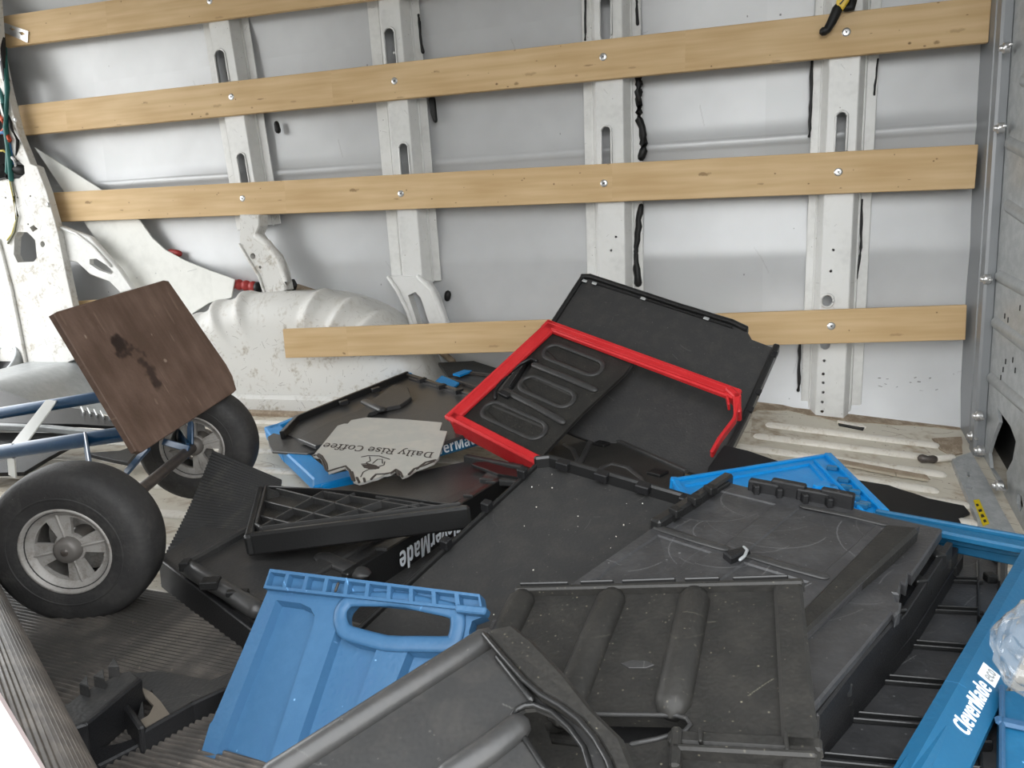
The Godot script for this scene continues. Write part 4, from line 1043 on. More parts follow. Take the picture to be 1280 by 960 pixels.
	extr(st, pv([0, 0, 0.1273, -0.1081, 0.2482, -0.137, 0.4722, -0.0796, 0.6976, -0.0419, 0.7157, 0.0858, 0.6759, 0.1094, 0.1753, 0.2834, 0.1295, 0.3301, 0.106, 0.3575, 0.0053, 0.3467, 0.0004, 0.3297]), -0.012, 0.0, [], Transform3D.IDENTITY, 0.002)
	part(t, "panel", st, M.black_b)
	st = nb()
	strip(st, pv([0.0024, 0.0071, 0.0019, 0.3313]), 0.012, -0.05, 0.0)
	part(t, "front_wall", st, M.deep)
	st = nb()
	extr(st, pv([0.2259, 0.1706, 0.7867, -0.0169, 0.8131, 0.1833, 0.221, 0.4927, 0.072, 0.3678]), -0.05, -0.042)
	part(t, "gap_fill_sheet", st, M.black)  # dark fill added to hide the pale floor in the gap
	st = nb()
	tube(st, [Vector3(0.0044, 0.014, 0.1025), Vector3(0.0073, 0.014, 0.1657), Vector3(0.013, 0.014, 0.2383), Vector3(0.0146, 0.014, 0.3077)], 0.013, 12)
	part(t, "hinge_tube", st, M.black_b)
	st = nb()
	box(st, Vector3(-0.0025, 0.024, 0.2048), Vector3(0.026, 0.012, 0.022), Basis(Vector3.UP, -0.7))
	part(t, "hinge_gap", st, M.tar_and_shade)
	st = nb()
	box(st, Vector3(-0.0005, 0.022, 0.1106), Vector3(0.014, 0.014, 0.02), Basis(Vector3.UP, -0.7))
	part(t, "hinge_gap", st, M.tar_and_shade)
	st = nb()
	box(st, Vector3(0.0127, 0.022, 0.258), Vector3(0.03, 0.008, 0.012), Basis(Vector3.UP, -0.7))
	part(t, "hinge_gap", st, M.tar_and_shade)
	st = nb()
	strip(st, pv([0.0231, 0.0645, 0.1606, -0.0045]), 0.016, -0.004, 0.012, 0.004)
	part(t, "moulded_rib", st, M.black)
	st = nb()
	strip(st, pv([0.0324, 0.2738, 0.2638, 0.1889, 0.5802, 0.1291]), 0.035, -0.004, 0.007, 0.003)
	part(t, "moulded_rib", st, M.black)
	st = nb()
	strip(st, pv([0.6934, -0.0371, 0.7182, 0.1056]), 0.016, -0.004, 0.016, 0.003)
	part(t, "moulded_rib", st, M.black)
	st = nb()
	strip(st, pv([0.6425, 0.1052, 0.6601, 0.14]), 0.05, -0.004, 0.01, 0.003)
	part(t, "moulded_rib", st, M.black)
	st = nb()
	tube(st, [Vector3(0.181, 0.002, 0.198), Vector3(0.1902, 0.002, 0.2933)], 0.016, 12, false, 0.5)
	part(t, "rounded_pad", st, M.black)
	q = [Vector3(0.1697, 0, 0.2855), Vector3(0.6882, 0, 0.1064)]
	st = nb()
	strip(st, pv([0.1697, 0.2855, 0.6882, 0.1064]), 0.014, -0.048, 0.010, 0.002)
	part(t, "side_rail", st, M.gloss)
	dd = (q[0] - q[1]).normalized()
	outw = Vector3(-dd.z, 0, dd.x)
	if outw.z < 0: outw = -outw
	for k in 5:
		st = nb()
		box(st, q[0].lerp(q[1], 0.16 + 0.17 * k) + Vector3(0, 0.011, 0), Vector3(0.006, 0.006, 0.02), Basis(Vector3.UP, 0.6))
		part(t, "rail_notch", st, M.black)
	lettering(t, "CleverMade", Vector3(0.3743, 0, 0.2124) + outw * 0.016 + Vector3(0, -0.020, 0), dd, Vector3.DOWN, 0.034, M.print, "Droid Sans", 700, 0.20)
	t = thing("plastic_scrap", "small black plastic flap beside the upper left corner of the central black tray", "scrap", Transform3D(Vector3(0.4626, 0, -0.8866), Vector3(0.0271, 0.9995, 0.0141), Vector3(0.8861, -0.0305, 0.4624), Vector3(-0.9188, 0.06, 1.4741)))
	st = nb()
	extr(st, pv([0.6512, 0.0225, 0.6716, 0.018, 0.6859, 0.0336, 0.6885, 0.1235, 0.6577, 0.1709, 0.6429, 0.115]), 0.010, 0.016, [], Transform3D.IDENTITY, 0.001)
	part(t, "flap", st, M.gloss)
	# broken corner with grid ribs
	t = thing("grid_crate_bottom", "broken black crate corner with diamond grid ribs and a thick rim", "crate base", Transform3D(Vector3(0.9534, 0.0777, 0.2914), Vector3(-0.0931, 0.9949, 0.0395), Vector3(-0.2868, -0.0648, 0.9558), Vector3(-0.9235, 0.1, 1.2006)))
	st = nb()
	extr(st, pv([0, 0, 0.5126, -0.003, 0.2283, 0.1964]), -0.024, -0.016)
	part(t, "bottom_sheet", st, M.dusty)
	st = nb()
	strip(st, pv([0.007, 0.0034, 0.2313, 0.1955]), 0.014, -0.034, 0.0, 0.004)
	strip(st, pv([0.2279, 0.1931, 0.516, 0.0033]), 0.014, -0.036, 0.001, 0.004)
	strip(st, pv([0.007, 0.0034, 0.2409, -0.0175, 0.5112, -0.0027]), 0.004, -0.03, -0.001, 0.001)
	part(t, "rim", st, M.gloss)
	st = nb()
	strip(st, pv([0.2301, 0.1689, 0.2021, 0.1589, 0.0285, 0.0084]), 0.004, -0.03, 0.002, 0.001)
	strip(st, pv([0.2271, 0.1698, 0.5006, -0.0038]), 0.003, -0.02, 0.003, 0.001)
	part(t, "inner_lip", st, M.black)
	for r in [pv([0.0703, 0.0578, 0.3044, 0.0901]), pv([0.1463, 0.1176, 0.2498, 0.1289]), pv([0.0488, -0.0004, 0.3649, 0.0536]), pv([0.1766, -0.0085, 0.4234, 0.014]), pv([0.3079, -0.0108, 0.473, 0.0026]), pv([0.2083, 0.1573, 0.1708, -0.0117]), pv([0.2575, 0.127, 0.2476, -0.0189]), pv([0.3076, 0.0929, 0.3428, -0.0142]), pv([0.3679, 0.0565, 0.4212, -0.008])]:
		st = nb()
		strip(st, r, 0.004, -0.026, -0.004, 0.001)
		part(t, "grid_rib", st, M.black)
	# big flat tray in the middle
	t = thing("crate_tray", "large flat black crate tray in the middle with a raised clipped lip and crumbs", "crate tray", Transform3D(Vector3(0.9556, -0.1391, 0.2598), Vector3(0.0602, 0.9551, 0.2901), Vector3(-0.2885, -0.2616, 0.9211), Vector3(-0.3493, 0.1777, 1.2329)))
	st = nb()
	extr(st, rrect(0.235, 0.24, 0.24, 0.25, 0.012), -0.012, 0.0, [])
	part(t, "tray_floor", st, M.black)
	st = nb()
	strip(st, pv([0.475, -0.007, 0.02, -0.007, 0.004, 0.006]), 0.01, -0.012, 0.02, 0.003)
	strip(st, pv([0.003, 0.008, 0.002, 0.48]), 0.006, -0.012, 0.008, 0.002)
	part(t, "tray_lip", st, M.gloss)
	for k in 6:
		st = nb()
		box(st, Vector3(0.05 + 0.07 * k, 0.014, 0.0), Vector3(0.022, 0.014, 0.016))
		part(t, "clip", st, M.deep)
	for k in 3:
		st = nb()
		box(st, Vector3(0.004, 0.014, 0.05 + 0.10 * k), Vector3(0.014, 0.016, 0.014))
		part(t, "clip", st, M.deep)
	st = nb()
	for k in 30:
		var s := rng.randf_range(0.0006, 0.0016)
		box(st, Vector3(rng.randf_range(0.02, 0.4), s * 0.4, rng.randf_range(0.01, 0.33)), Vector3(s, s, s * 1.4), Basis(Vector3.UP, rng.randf() * TAU), 0.0003)
	part(t, "crumbs", st, M.bead).set_meta("kind", "stuff")

func crates_back():
	var t := thing("crate_bottom", "large flat black crate base leaning up behind the red rimmed crate", "crate base", Transform3D(Vector3(0.9179, -0.2943, 0.2662), Vector3(0.0104, 0.6883, 0.7253), Vector3(-0.3967, -0.663, 0.6348), Vector3(-0.4592, 0.4584, 0.3867)))
	var st := nb()
	extr(st, pv([-0.0001, 0.0001, 0.0202, -0.008, 0.2837, -0.008, 0.4203, -0.0113, 0.4573, -0.006, 0.4846, 0.0185, 0.548, 0.0211, 0.5633, 0.2322, 0.5698, 0.3901, 0.3268, 0.4243, 0.0168, 0.4408, 0.0003, 0.3886, 0.0072, 0.1655]), -0.012, 0.0, [], Transform3D.IDENTITY, 0.002)
	part(t, "panel", st, M.black)
	st = nb()
	strip(st, pv([0.0049, 0.0042, 0.0231, -0.0031, 0.286, -0.0034, 0.4224, -0.0068, 0.4594, -0.0016]), 0.012, -0.012, 0.012, 0.003)
	strip(st, pv([0.0049, 0.0042, 0.0258, 0.382]), 0.012, -0.012, 0.010, 0.003)
	strip(st, pv([0.5457, 0.0246, 0.5633, 0.2322, 0.5698, 0.3901]), 0.014, -0.014, 0.016, 0.003)
	strip(st, pv([0.0393, 0.0114, 0.2919, 0.008, 0.4286, 0.0064]), 0.004, -0.002, 0.006, 0.001)
	part(t, "lip", st, M.gloss)
	for p in [Vector3(0.0234, 0.014, 0.022), Vector3(0.0505, 0.012, 0.0181), Vector3(0.194, 0.013, 0.0156), Vector3(0.3657, 0.013, 0.0125)]:
		st = nb()
		box(st, p, Vector3(0.014, 0.004, 0.008))
		part(t, "clip", st, M.strap, "worn pale clip")
	st = nb()
	for p in [Vector3(0.5516, 0.014, 0.0481), Vector3(0.5661, 0.014, 0.206), Vector3(0.5622, 0.014, 0.1566)]:
		st = nb()
		box(st, p, Vector3(0.012, 0.01, 0.014))
		part(t, "catch", st, M.deep)
	# red crate
	t = thing("red_crate", "collapsed black folding crate with a red rim, its right rim strip torn loose", "crate", Transform3D(Vector3(0.8818, -0.2724, 0.385), Vector3(-0.0041, 0.8118, 0.584), Vector3(-0.4716, -0.5165, 0.7147), Vector3(-0.5168, 0.3513, 0.544)))
	st = nb()
	strip(st, pv([0.0096, 0.0055, 0.5148, -0.0091]), 0.032, -0.014, 0.0, 0.003)
	strip(st, pv([0.0056, 0.0007, 0.5167, -0.0157]), 0.006, -0.034, 0.001, 0.002)
	strip(st, pv([0.0289, 0.016, 0.5016, 0.001]), 0.004, -0.002, 0.004, 0.001)
	var rim := part(t, "rim_rail", st, M.red)
	st = nb()
	strip(st, pv([0.0154, 0.0094, 0.0106, 0.3582]), 0.036, -0.014, 0.0, 0.004)
	strip(st, pv([0.0018, 0.0026, 0.0003, 0.3642]), 0.008, -0.036, 0.002, 0.003)
	part(t, "rim_rail", st, M.red)
	st = nb()
	strip(st, pv([0.0178, 0.3627, 0.529, 0.3529]), 0.024, -0.012, 0.0, 0.003)
	strip(st, pv([0.0111, 0.3695, 0.5307, 0.3606]), 0.008, -0.056, 0.002, 0.003)
	strip(st, pv([0.0091, 0.3672, 0.5239, 0.3572]), 0.010, -0.024, -0.016, 0.002)
	part(t, "rim_rail", st, M.red)
	st = nb()
	strip(st, pv([0.5081, -0.0108, 0.5304, -0.0017, 0.5514, 0.0315]), 0.016, -0.03, 0.004, 0.003)
	strip(st, pv([0.5469, 0.0236, 0.5605, 0.0599, 0.5612, 0.0925, 0.5622, 0.1219, 0.5675, 0.1579]), 0.007, -0.012, 0.008, 0.002)
	strip(st, pv([0.5134, 0.008, 0.5268, 0.0245]), 0.005, -0.02, 0.0, 0.001)
	part(t, "torn_strip", st, M.red)
	var e := -0.016
	st = nb()
	pockets(st, pv([-0.0164, -0.0016, 0.2657, 0.0032, 0.2709, 0.0488, 0.2607, 0.1935, 0.2628, 0.3427, -0.0122, 0.3663]), 0.006, [[pv([0.0407, 0.2558, 0.031, 0.2308, 0.0243, 0.1881, 0.0267, 0.1489, 0.035, 0.1219, 0.0475, 0.1119, 0.0569, 0.126, 0.0649, 0.1626, 0.0727, 0.1953, 0.0714, 0.2203, 0.0596, 0.239]), 0.0, 0.0], [pv([0.0542, 0.3015, 0.0501, 0.2802, 0.1184, 0.2759, 0.2202, 0.2697, 0.2324, 0.2843, 0.2274, 0.3008, 0.2165, 0.31, 0.1434, 0.3206]), 0.003, 0.004], [pv([0.0707, 0.1871, 0.0721, 0.1648, 0.1053, 0.1587, 0.2108, 0.1593, 0.2282, 0.1754, 0.2231, 0.1926, 0.2006, 0.1998, 0.1195, 0.2051]), 0.003, 0.004], [pv([0.0501, 0.0716, 0.0533, 0.0502, 0.0823, 0.0414, 0.199, 0.0394, 0.2221, 0.0545, 0.2169, 0.0757, 0.1952, 0.0845, 0.0937, 0.0869]), 0.003, 0.004]], Transform3D(Basis.IDENTITY, Vector3(0, e, 0)))
	var ep := part(t, "end_panel", st, M.dusty)
	for o in [[Vector3(0.073, -0.016, 0.2935), Vector3(0.198, -0.016, 0.2884)], [Vector3(0.0952, -0.016, 0.1827), Vector3(0.1943, -0.016, 0.1803)], [Vector3(0.0737, -0.016, 0.0688), Vector3(0.1904, -0.016, 0.0657)]]:
		st = nb()
		oval(st, o[0], o[1], 0.026, 0.006, e, 0.0, 1.0, 0.6)
		part(ep, "embossed_oval", st, M.black)
	for o in [[Vector3(0.0602, -0.013, 0.2329), Vector3(0.1522, -0.013, 0.2337), Vector3(0.2401, -0.013, 0.2391)], [Vector3(0.0631, -0.013, 0.1293), Vector3(0.1554, -0.013, 0.1252), Vector3(0.2425, -0.013, 0.1242)]]:
		st = nb()
		tube(st, o, 0.009, 10, false, 0.6)
		part(ep, "rounded_rib", st, M.black)
	st = nb()
	tube(st, [Vector3(0.0531, -0.012, 0.2621), Vector3(0.0367, -0.012, 0.2443), Vector3(0.0259, -0.012, 0.1886), Vector3(0.03, -0.012, 0.1453), Vector3(0.0419, -0.012, 0.1165), Vector3(0.0583, -0.012, 0.1172)], 0.005, 8)
	box(st, Vector3(0.0666, -0.012, 0.2425), Vector3(0.03, 0.012, 0.014))
	part(ep, "handle_edge", st, M.deep)
	st = nb()
	tube(st, [Vector3(0.2617, -0.024, -0.001), Vector3(0.2637, -0.024, 0.0467), Vector3(0.2536, -0.024, 0.1892), Vector3(0.2558, -0.024, 0.3368)], 0.007, 8)
	part(ep, "curled_edge", st, M.black)
	st = nb()
	extr(st, pv([0.0688, 0.2045, 0.0116, 0.0064, 0.2534, -0.002, 0.4445, -0.0063, 0.4896, 0.0424, 0.5723, 0.1377, 0.5476, 0.2756, 0.3313, 0.3233]), -0.006, 0.0, [], Transform3D(Vector3(0.8886, 0.3935, 0.2357), Vector3(-0.2706, 0.8647, -0.4232), Vector3(-0.3704, 0.3123, 0.8748), Vector3(0.1459, -0.1839, 0.1207)), 0.001)
	var sp := part(t, "side_panel", st, M.dusty)
	for o in [[Vector3(0.3504, 0, 0.1453), Vector3(0.3166, 0, 0.11), Vector3(0.311, 0, 0.0812), Vector3(0.3524, 0, 0.068), Vector3(0.4176, 0, 0.0782), Vector3(0.4725, 0, 0.1003), Vector3(0.5148, 0, 0.1256)], [Vector3(0.1339, 0, 0.0994), Vector3(0.1754, 0, 0.1011), Vector3(0.2413, 0, 0.1254), Vector3(0.2818, 0, 0.1577)]]:
		st = nb()
		tube(st, o, 0.006, 8, false, 0.6)
		part(sp, "embossed_oval", st, M.black).transform = Transform3D(Vector3(0.8886, 0.3935, 0.2357), Vector3(-0.2706, 0.8647, -0.4232), Vector3(-0.3704, 0.3123, 0.8748), Vector3(0.1459, -0.1839, 0.1207))
	st = nb()
	box(st, Vector3(0.192, 0.002, 0.0352), Vector3(0.034, 0.008, 0.024), Basis(Vector3.UP, 0.3))
	part(sp, "hinge_slot", st, M.tar_and_shade).transform = Transform3D(Vector3(0.8886, 0.3935, 0.2357), Vector3(-0.2706, 0.8647, -0.4232), Vector3(-0.3704, 0.3123, 0.8748), Vector3(0.1459, -0.1839, 0.1207))
	st = nb()
	box(st, Vector3(0.4176, 0.002, 0.0399), Vector3(0.034, 0.008, 0.03), Basis(Vector3.UP, 0.3))
	part(sp, "hinge_slot", st, M.tar_and_shade).transform = Transform3D(Vector3(0.8886, 0.3935, 0.2357), Vector3(-0.2706, 0.8647, -0.4232), Vector3(-0.3704, 0.3123, 0.8748), Vector3(0.1459, -0.1839, 0.1207))
	st = nb()
	strip(st, pv([0.0087, 0.0002, 0.441, -0.0089]), 0.012, -0.004, 0.006, 0.002)
	part(sp, "moulded_rib", st, M.black).transform = Transform3D(Vector3(0.8886, 0.3935, 0.2357), Vector3(-0.2706, 0.8647, -0.4232), Vector3(-0.3704, 0.3123, 0.8748), Vector3(0.1459, -0.1839, 0.1207))
	st = nb()
	strip(st, pv([0.1254, 0.0175, 0.3013, 0.1627]), 0.012, -0.004, 0.005, 0.002)
	part(sp, "moulded_rib", st, M.black).transform = Transform3D(Vector3(0.8886, 0.3935, 0.2357), Vector3(-0.2706, 0.8647, -0.4232), Vector3(-0.3704, 0.3123, 0.8748), Vector3(0.1459, -0.1839, 0.1207))
	# far scraps beside the arch
	t = thing("plastic_scrap", "black panel scrap lying against the wall under the lowest batten", "panel", Transform3D(Vector3(0.5669, 0, -0.8238), Vector3(0.2171, 0.9646, 0.1494), Vector3(0.7946, -0.2636, 0.5469), Vector3(-1.0222, 0.17, 0.0957)))
	st = nb()
	extr(st, pv([0.0119, -0.0192, 0.138, 0.0066, 0.2008, 0.1442, 0.1084, 0.1711, -0.0231, 0.0961]), -0.008, 0.0, [], Transform3D.IDENTITY, 0.001)
	part(t, "panel", st, M.dusty)
	t = thing("plastic_scrap", "narrow black panel scrap just left of the red rim's corner", "panel", Transform3D(Vector3(0.9934, -0.0588, -0.0984), Vector3(0.0688, 0.9924, 0.1015), Vector3(0.0917, -0.1076, 0.99), Vector3(-0.9726, 0.135, 0.2643)))
	st = nb()
	extr(st, pv([0.0229, -0.06, 0.0619, -0.1457, 0.1938, -0.1336, 0.2925, -0.0607, 0.3132, 0.103, 0.1883, 0.1291, 0.0784, 0.0367]), -0.008, 0.0, [], Transform3D.IDENTITY, 0.001)
	part(t, "panel", st, M.black)
	st = nb()
	strip(st, pv([0.0229, -0.06, 0.1638, 0.0361, 0.307, 0.0726]), 0.008, 0.0, 0.01, 0.001)
	part(t, "edge_rail", st, M.steel)
	st = nb()
	strip(st, pv([0.0646, -0.1363, 0.2322, -0.1034]), 0.008, 0.0, 0.01, 0.001)
	part(t, "edge_rail", st, M.steel)
	t = thing("blue_scrap", "small blue plastic scrap beside the back black tray's corner", "scrap", Transform3D(Vector3(0.9934, -0.0588, -0.0984), Vector3(0.0688, 0.9924, 0.1015), Vector3(0.0917, -0.1076, 0.99), Vector3(-0.9726, 0.135, 0.2643)))
	st = nb()
	extr(st, pv([0.0122, 0.0123, 0.012, -0.0622, 0.0898, 0.0052, 0.0854, 0.0589]), 0.004, 0.012, [], Transform3D.IDENTITY, 0.001)
	extr(st, pv([0.0414, -0.0876, 0.0633, -0.1417, 0.0915, -0.1375, 0.0693, -0.074]), 0.006, 0.012)
	part(t, "scrap", st, M.blue_bright)

func crates_right():
	# bright blue end panel
	var t := thing("blue_crate_side", "bright sky blue crate panel wedged behind the black stack", "crate panel", Transform3D(Vector3(0.6835, -0.0523, -0.7281), Vector3(0.0924, 0.9956, 0.0153), Vector3(0.7241, -0.0778, 0.6853), Vector3(-0.1396, 0.14, 1.1472)))
	var st := nb()
	pockets(st, pv([0, 0, 0.381, -0.0006, 0.3843, 0.0114, 0.2048, 0.2524, 0.1264, 0.2476, -0.0125, 0.2224, -0.0909, 0.1252]), 0.012, [[pv([-0.0025, 0.0329, 0.3032, 0.0276, 0.2478, 0.105, 0.2029, 0.1176, 0.1863, 0.1069, 0.1471, 0.1163, 0.0733, 0.1743, -0.0228, 0.0805]), 0.004, 0.002]])
	part(t, "panel", st, M.blue_bright)
	st = nb()
	strip(st, pv([-0.0056, 0.0107, 0.3735, 0.0074]), 0.010, -0.03, 0.004, 0.002)
	part(t, "edge_rail", st, M.blue_bright)
	st = nb()
	strip(st, pv([0.3691, 0.0164, 0.2054, 0.2491]), 0.014, -0.012, 0.008, 0.002)
	part(t, "edge_rail", st, M.blue_bright)
	st = nb()
	strip(st, pv([0.3177, 0.028, 0.1739, 0.2363]), 0.006, -0.004, 0.006, 0.002)
	part(t, "edge_rail", st, M.blue_bright)
	st = nb()
	strip(st, pv([0.0011, 0.0048, -0.0448, 0.0905]), 0.012, -0.035, 0.003, 0.002)
	part(t, "edge_rail", st, M.blue_bright)
	for p in [Vector3(0.3085, 0.004, 0.0719), Vector3(0.27, 0.004, 0.1258), Vector3(0.235, 0.004, 0.1748), Vector3(0.2017, 0.004, 0.2191), Vector3(0.2427, 0.004, 0.1534), Vector3(0.2114, 0.004, 0.1929), Vector3(0.1904, 0.004, 0.2218)]:
		st = nb()
		box(st, p, Vector3(0.018, 0.008, 0.010), Basis(Vector3.UP, -0.85))
		part(t, "hinge_tab", st, M.blue_rim)
	st = nb()
	strip(st, pv([0.1953, 0.1353, 0.219, 0.1447, 0.1733, 0.2039]), 0.014, -0.002, 0.008, 0.002)
	part(t, "handle_rim", st, M.blue_bright)
	# right blue rim frame
	t = thing("crate_rim", "mid blue crate rim open at the lower right with white print along its side", "crate rim", Transform3D(Vector3(0.9603, -0.0275, 0.2776), Vector3(0.0047, 0.9966, 0.0828), Vector3(-0.2789, -0.0782, 0.9571), Vector3(0.178, 0.115, 1.1984)))
	st = nb()
	strip(st, pv([-0.0071, 0.0035, 0.1835, 0.0151]), 0.024, -0.012, 0.0, 0.003)
	strip(st, pv([-0.0095, -0.0115, 0.1833, -0.0064]), 0.008, -0.03, 0.004, 0.002)
	strip(st, pv([0.0469, -0.0188, 0.1759, -0.0098]), 0.006, -0.045, -0.012, 0.002)
	part(t, "rail", st, M.blue_rim)
	var a: Vector3 = Vector3(0.1742, 0, 0.0409)
	var b: Vector3 = Vector3(0.1069, 0, 0.4494)
	var d := (b - a).normalized()
	var o := Vector3(d.z, 0, -d.x)
	if o.x < 0: o = -o
	var zz := o.cross(d)
	var up := -1.0 if zz.y < 0 else 1.0
	var T := Transform3D(Basis(o, d, zz), a)
	st = nb()
	var L := a.distance_to(b)
	var sec := PackedVector2Array([Vector2(-0.002, 0.0), Vector2(0.010, 0.002 * up), Vector2(0.043, -0.018 * up), Vector2(0.043, -0.026 * up), Vector2(0.006, -0.026 * up), Vector2(-0.002, -0.03 * up)])
	extr(st, sec, -0.01, L * 1.35, [], T)
	var side := part(t, "printed_rail", st, M.blue_rim)
	var fn: Vector3 = (o * 0.020 + Vector3(0, 0.033, 0)).normalized()
	var ctr: Vector3 = Vector3(0.1311, -0.009, 0.388)
	ctr = a + d * (ctr - a).dot(d) + o * 0.0265 + Vector3(0, -0.008, 0) + fn * 0.0003
	var upv := (o * -0.033 + Vector3(0, 0.020, 0)).normalized()
	lettering(t, "CleverMade", ctr + d * 0.014, -d, upv, 0.0165, M.print, "Droid Sans", 700, 0.088)
	st = nb()
	bar(st, ctr - d * 0.036, ctr - d * 0.060, 0.019, 0.0008, fn, 0.0002)
	part(t, "print_badge", st, M.print, "white badge")
	lettering(t, "eco", ctr - d * 0.048 + fn * 0.0006, -d, upv, 0.011, M.galv, "Droid Sans", 700, 0.018)
	st = nb()
	var c2: Vector3 = Vector3(0.1009, -0.012, 0.5435)
	bar(st, b + o * 0.010 + Vector3(0, -0.016, 0), c2, 0.022, 0.028, Vector3.UP, 0.004)
	part(t, "corner_rail", st, M.blue_rim)
	# ribbed black panel under it
	t = thing("ribbed_crate_side", "black crate panel with rows of double ridges under the right blue rim", "crate panel", Transform3D(Vector3(0.9755, 0, -0.2198), Vector3(0.0022, 1, 0.0097), Vector3(0.2198, -0.0099, 0.9755), Vector3(0.1108, 0.04, 1.1677)))
	st = nb()
	extr(st, pv([-0.0573, 0.0312, 0.0991, -0.0064, 0.231, 0.0062, 0.2276, 0.0451, 0.1378, 0.2297, -0.01, 0.5217, -0.2498, 0.5319]), -0.012, 0.0, [], Transform3D.IDENTITY, 0.003)
	part(t, "panel", st, M.scuffed)
	for y in [[1020, 722, 1222, 730], [1000, 757, 1222, 769], [980, 796, 1200, 813], [950, 838, 1172, 855], [930, 884, 1226, 905], [915, 935, 1226, 962]]:
		pass
	var rows := [pv([-0.0486, 0.0835, 0.1679, 0.1035]), pv([-0.0958, 0.1738, 0.1235, 0.1957]), pv([-0.1386, 0.2597, 0.0775, 0.2914]), pv([-0.1772, 0.342, 0.039, 0.3712]), pv([-0.2113, 0.4178, 0.0061, 0.4429]), pv([-0.2412, 0.4872, -0.0257, 0.5117])]
	for r in rows:
		st = nb()
		strip(st, r, 0.003, 0.0, 0.006, 0.001)
		part(t, "ridge", st, M.gloss)
		st = nb()
		var sh := PackedVector2Array([r[0] + Vector2(0, 0.012), r[1] + Vector2(0, 0.012)])
		strip(st, sh, 0.003, 0.0, 0.006, 0.001)
		part(t, "ridge", st, M.gloss)
	st = nb()
	strip(st, pv([0.1959, 0.0453, -0.031, 0.5226]), 0.003, 0.0, 0.006, 0.001)
	part(t, "border_ridge", st, M.gloss)
	st = nb()
	strip(st, pv([0.2303, 0.0124, 0.2265, 0.0538, -0.01, 0.5217]), 0.012, -0.012, 0.008, 0.003)
	part(t, "border_ridge", st, M.gloss)
	for p in [Vector3(0.1835, 0.006, 0.1059), Vector3(0.1125, 0.006, 0.2375), Vector3(0.0412, 0.006, 0.3928), Vector3(-0.008, 0.006, 0.4758)]:
		st = nb()
		box(st, p, Vector3(0.014, 0.012, 0.016))
		part(t, "catch", st, M.tar_and_shade)
	# stack of panels under the scuffed one
	var stack := [[-0.028, 'a', "uppermost black panel edge beneath the torn panel in the right stack"], [-0.055, 'b', "middle black panel in the right stack"], [-0.080, 'c', "lowest black panel in the right stack resting on the ribbed panel"]]
	var outl := [pv([0.0185, 0.0807, 0.3038, -0.0384, 0.3342, -0.01, 0.2459, 0.2174, 0.147, 0.4439, 0.0247, 0.4192]), pv([0.0155, 0.0451, 0.3098, -0.0684, 0.3527, -0.0634, 0.2529, 0.1877, 0.1489, 0.4185, 0.0213, 0.3901]), pv([0.0107, -0.0133, 0.3161, -0.1006, 0.3691, -0.104, 0.2612, 0.1669, 0.1506, 0.3985, 0.0184, 0.3653])]
	for k in 3:
		t = thing("crate_side", stack[k][2], "crate panel", Transform3D(Vector3(0.9999, 0, 0.014), Vector3(-0.0002, 0.9999, 0.0109), Vector3(-0.014, -0.0109, 0.9998), Vector3(-0.0884, 0.135, 1.2943)), "panels in the right stack")
		st = nb()
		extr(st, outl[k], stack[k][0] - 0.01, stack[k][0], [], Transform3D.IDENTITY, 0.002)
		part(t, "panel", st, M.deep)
		st = nb()
		strip(st, PackedVector2Array([outl[k][2], outl[k][3], outl[k][4]]), 0.008, stack[k][0] - 0.016, stack[k][0] + 0.006, 0.001)
		part(t, "edge_lip", st, M.deep)
		for i in 5:
			st = nb()
			var pp: Vector2 = outl[k][2].lerp(outl[k][4], 0.1 + 0.19 * i)
			box(st, Vector3(pp.x - 0.004, stack[k][0] + 0.002, pp.y), Vector3(0.016, 0.014, 0.02), Basis(Vector3.UP, 0.5))
			part(t, "clip", st, M.gloss)
	t = thing("crate_side", "scuffed grey black panel with a torn right edge on top of the right stack", "crate panel", Transform3D(Vector3(0.9999, 0, 0.014), Vector3(-0.0002, 0.9999, 0.0109), Vector3(-0.014, -0.0109, 0.9998), Vector3(-0.0884, 0.135, 1.2943)))
	st = nb()
	extr(st, pv([0.0076, 0.0802, 0.2714, -0.0322, 0.3238, -0.0031, 0.2891, 0.0911, 0.2627, 0.1602, 0.2599, 0.1563, 0.2523, 0.1914, 0.2482, 0.1859, 0.2415, 0.217, 0.2359, 0.2163, 0.2362, 0.2383, 0.2411, 0.237, 0.2362, 0.2611, 0.2292, 0.2738, 0.2278, 0.2669, 0.182, 0.3724, 0.1428, 0.4611, 0.0285, 0.4511]), -0.014, 0.0, [], Transform3D.IDENTITY, 0.002)
	part(t, "panel", st, M.scuffed)
	st = nb()
	strip(st, pv([0.2346, 0.2484, 0.1835, 0.3611, 0.144, 0.455]), 0.01, -0.026, -0.008, 0.002)
	part(t, "side_wall", st, M.deep)
	# four-field panel on top
	t = thing("crate_side", "dusty black panel with four sunken fields and a broken hinge edge", "crate panel", Transform3D(Vector3(0.9644, -0.0297, -0.2628), Vector3(0.0589, 0.9928, 0.1039), Vector3(0.2579, -0.1156, 0.9592), Vector3(-0.1281, 0.165, 1.4383)))
	st = nb()
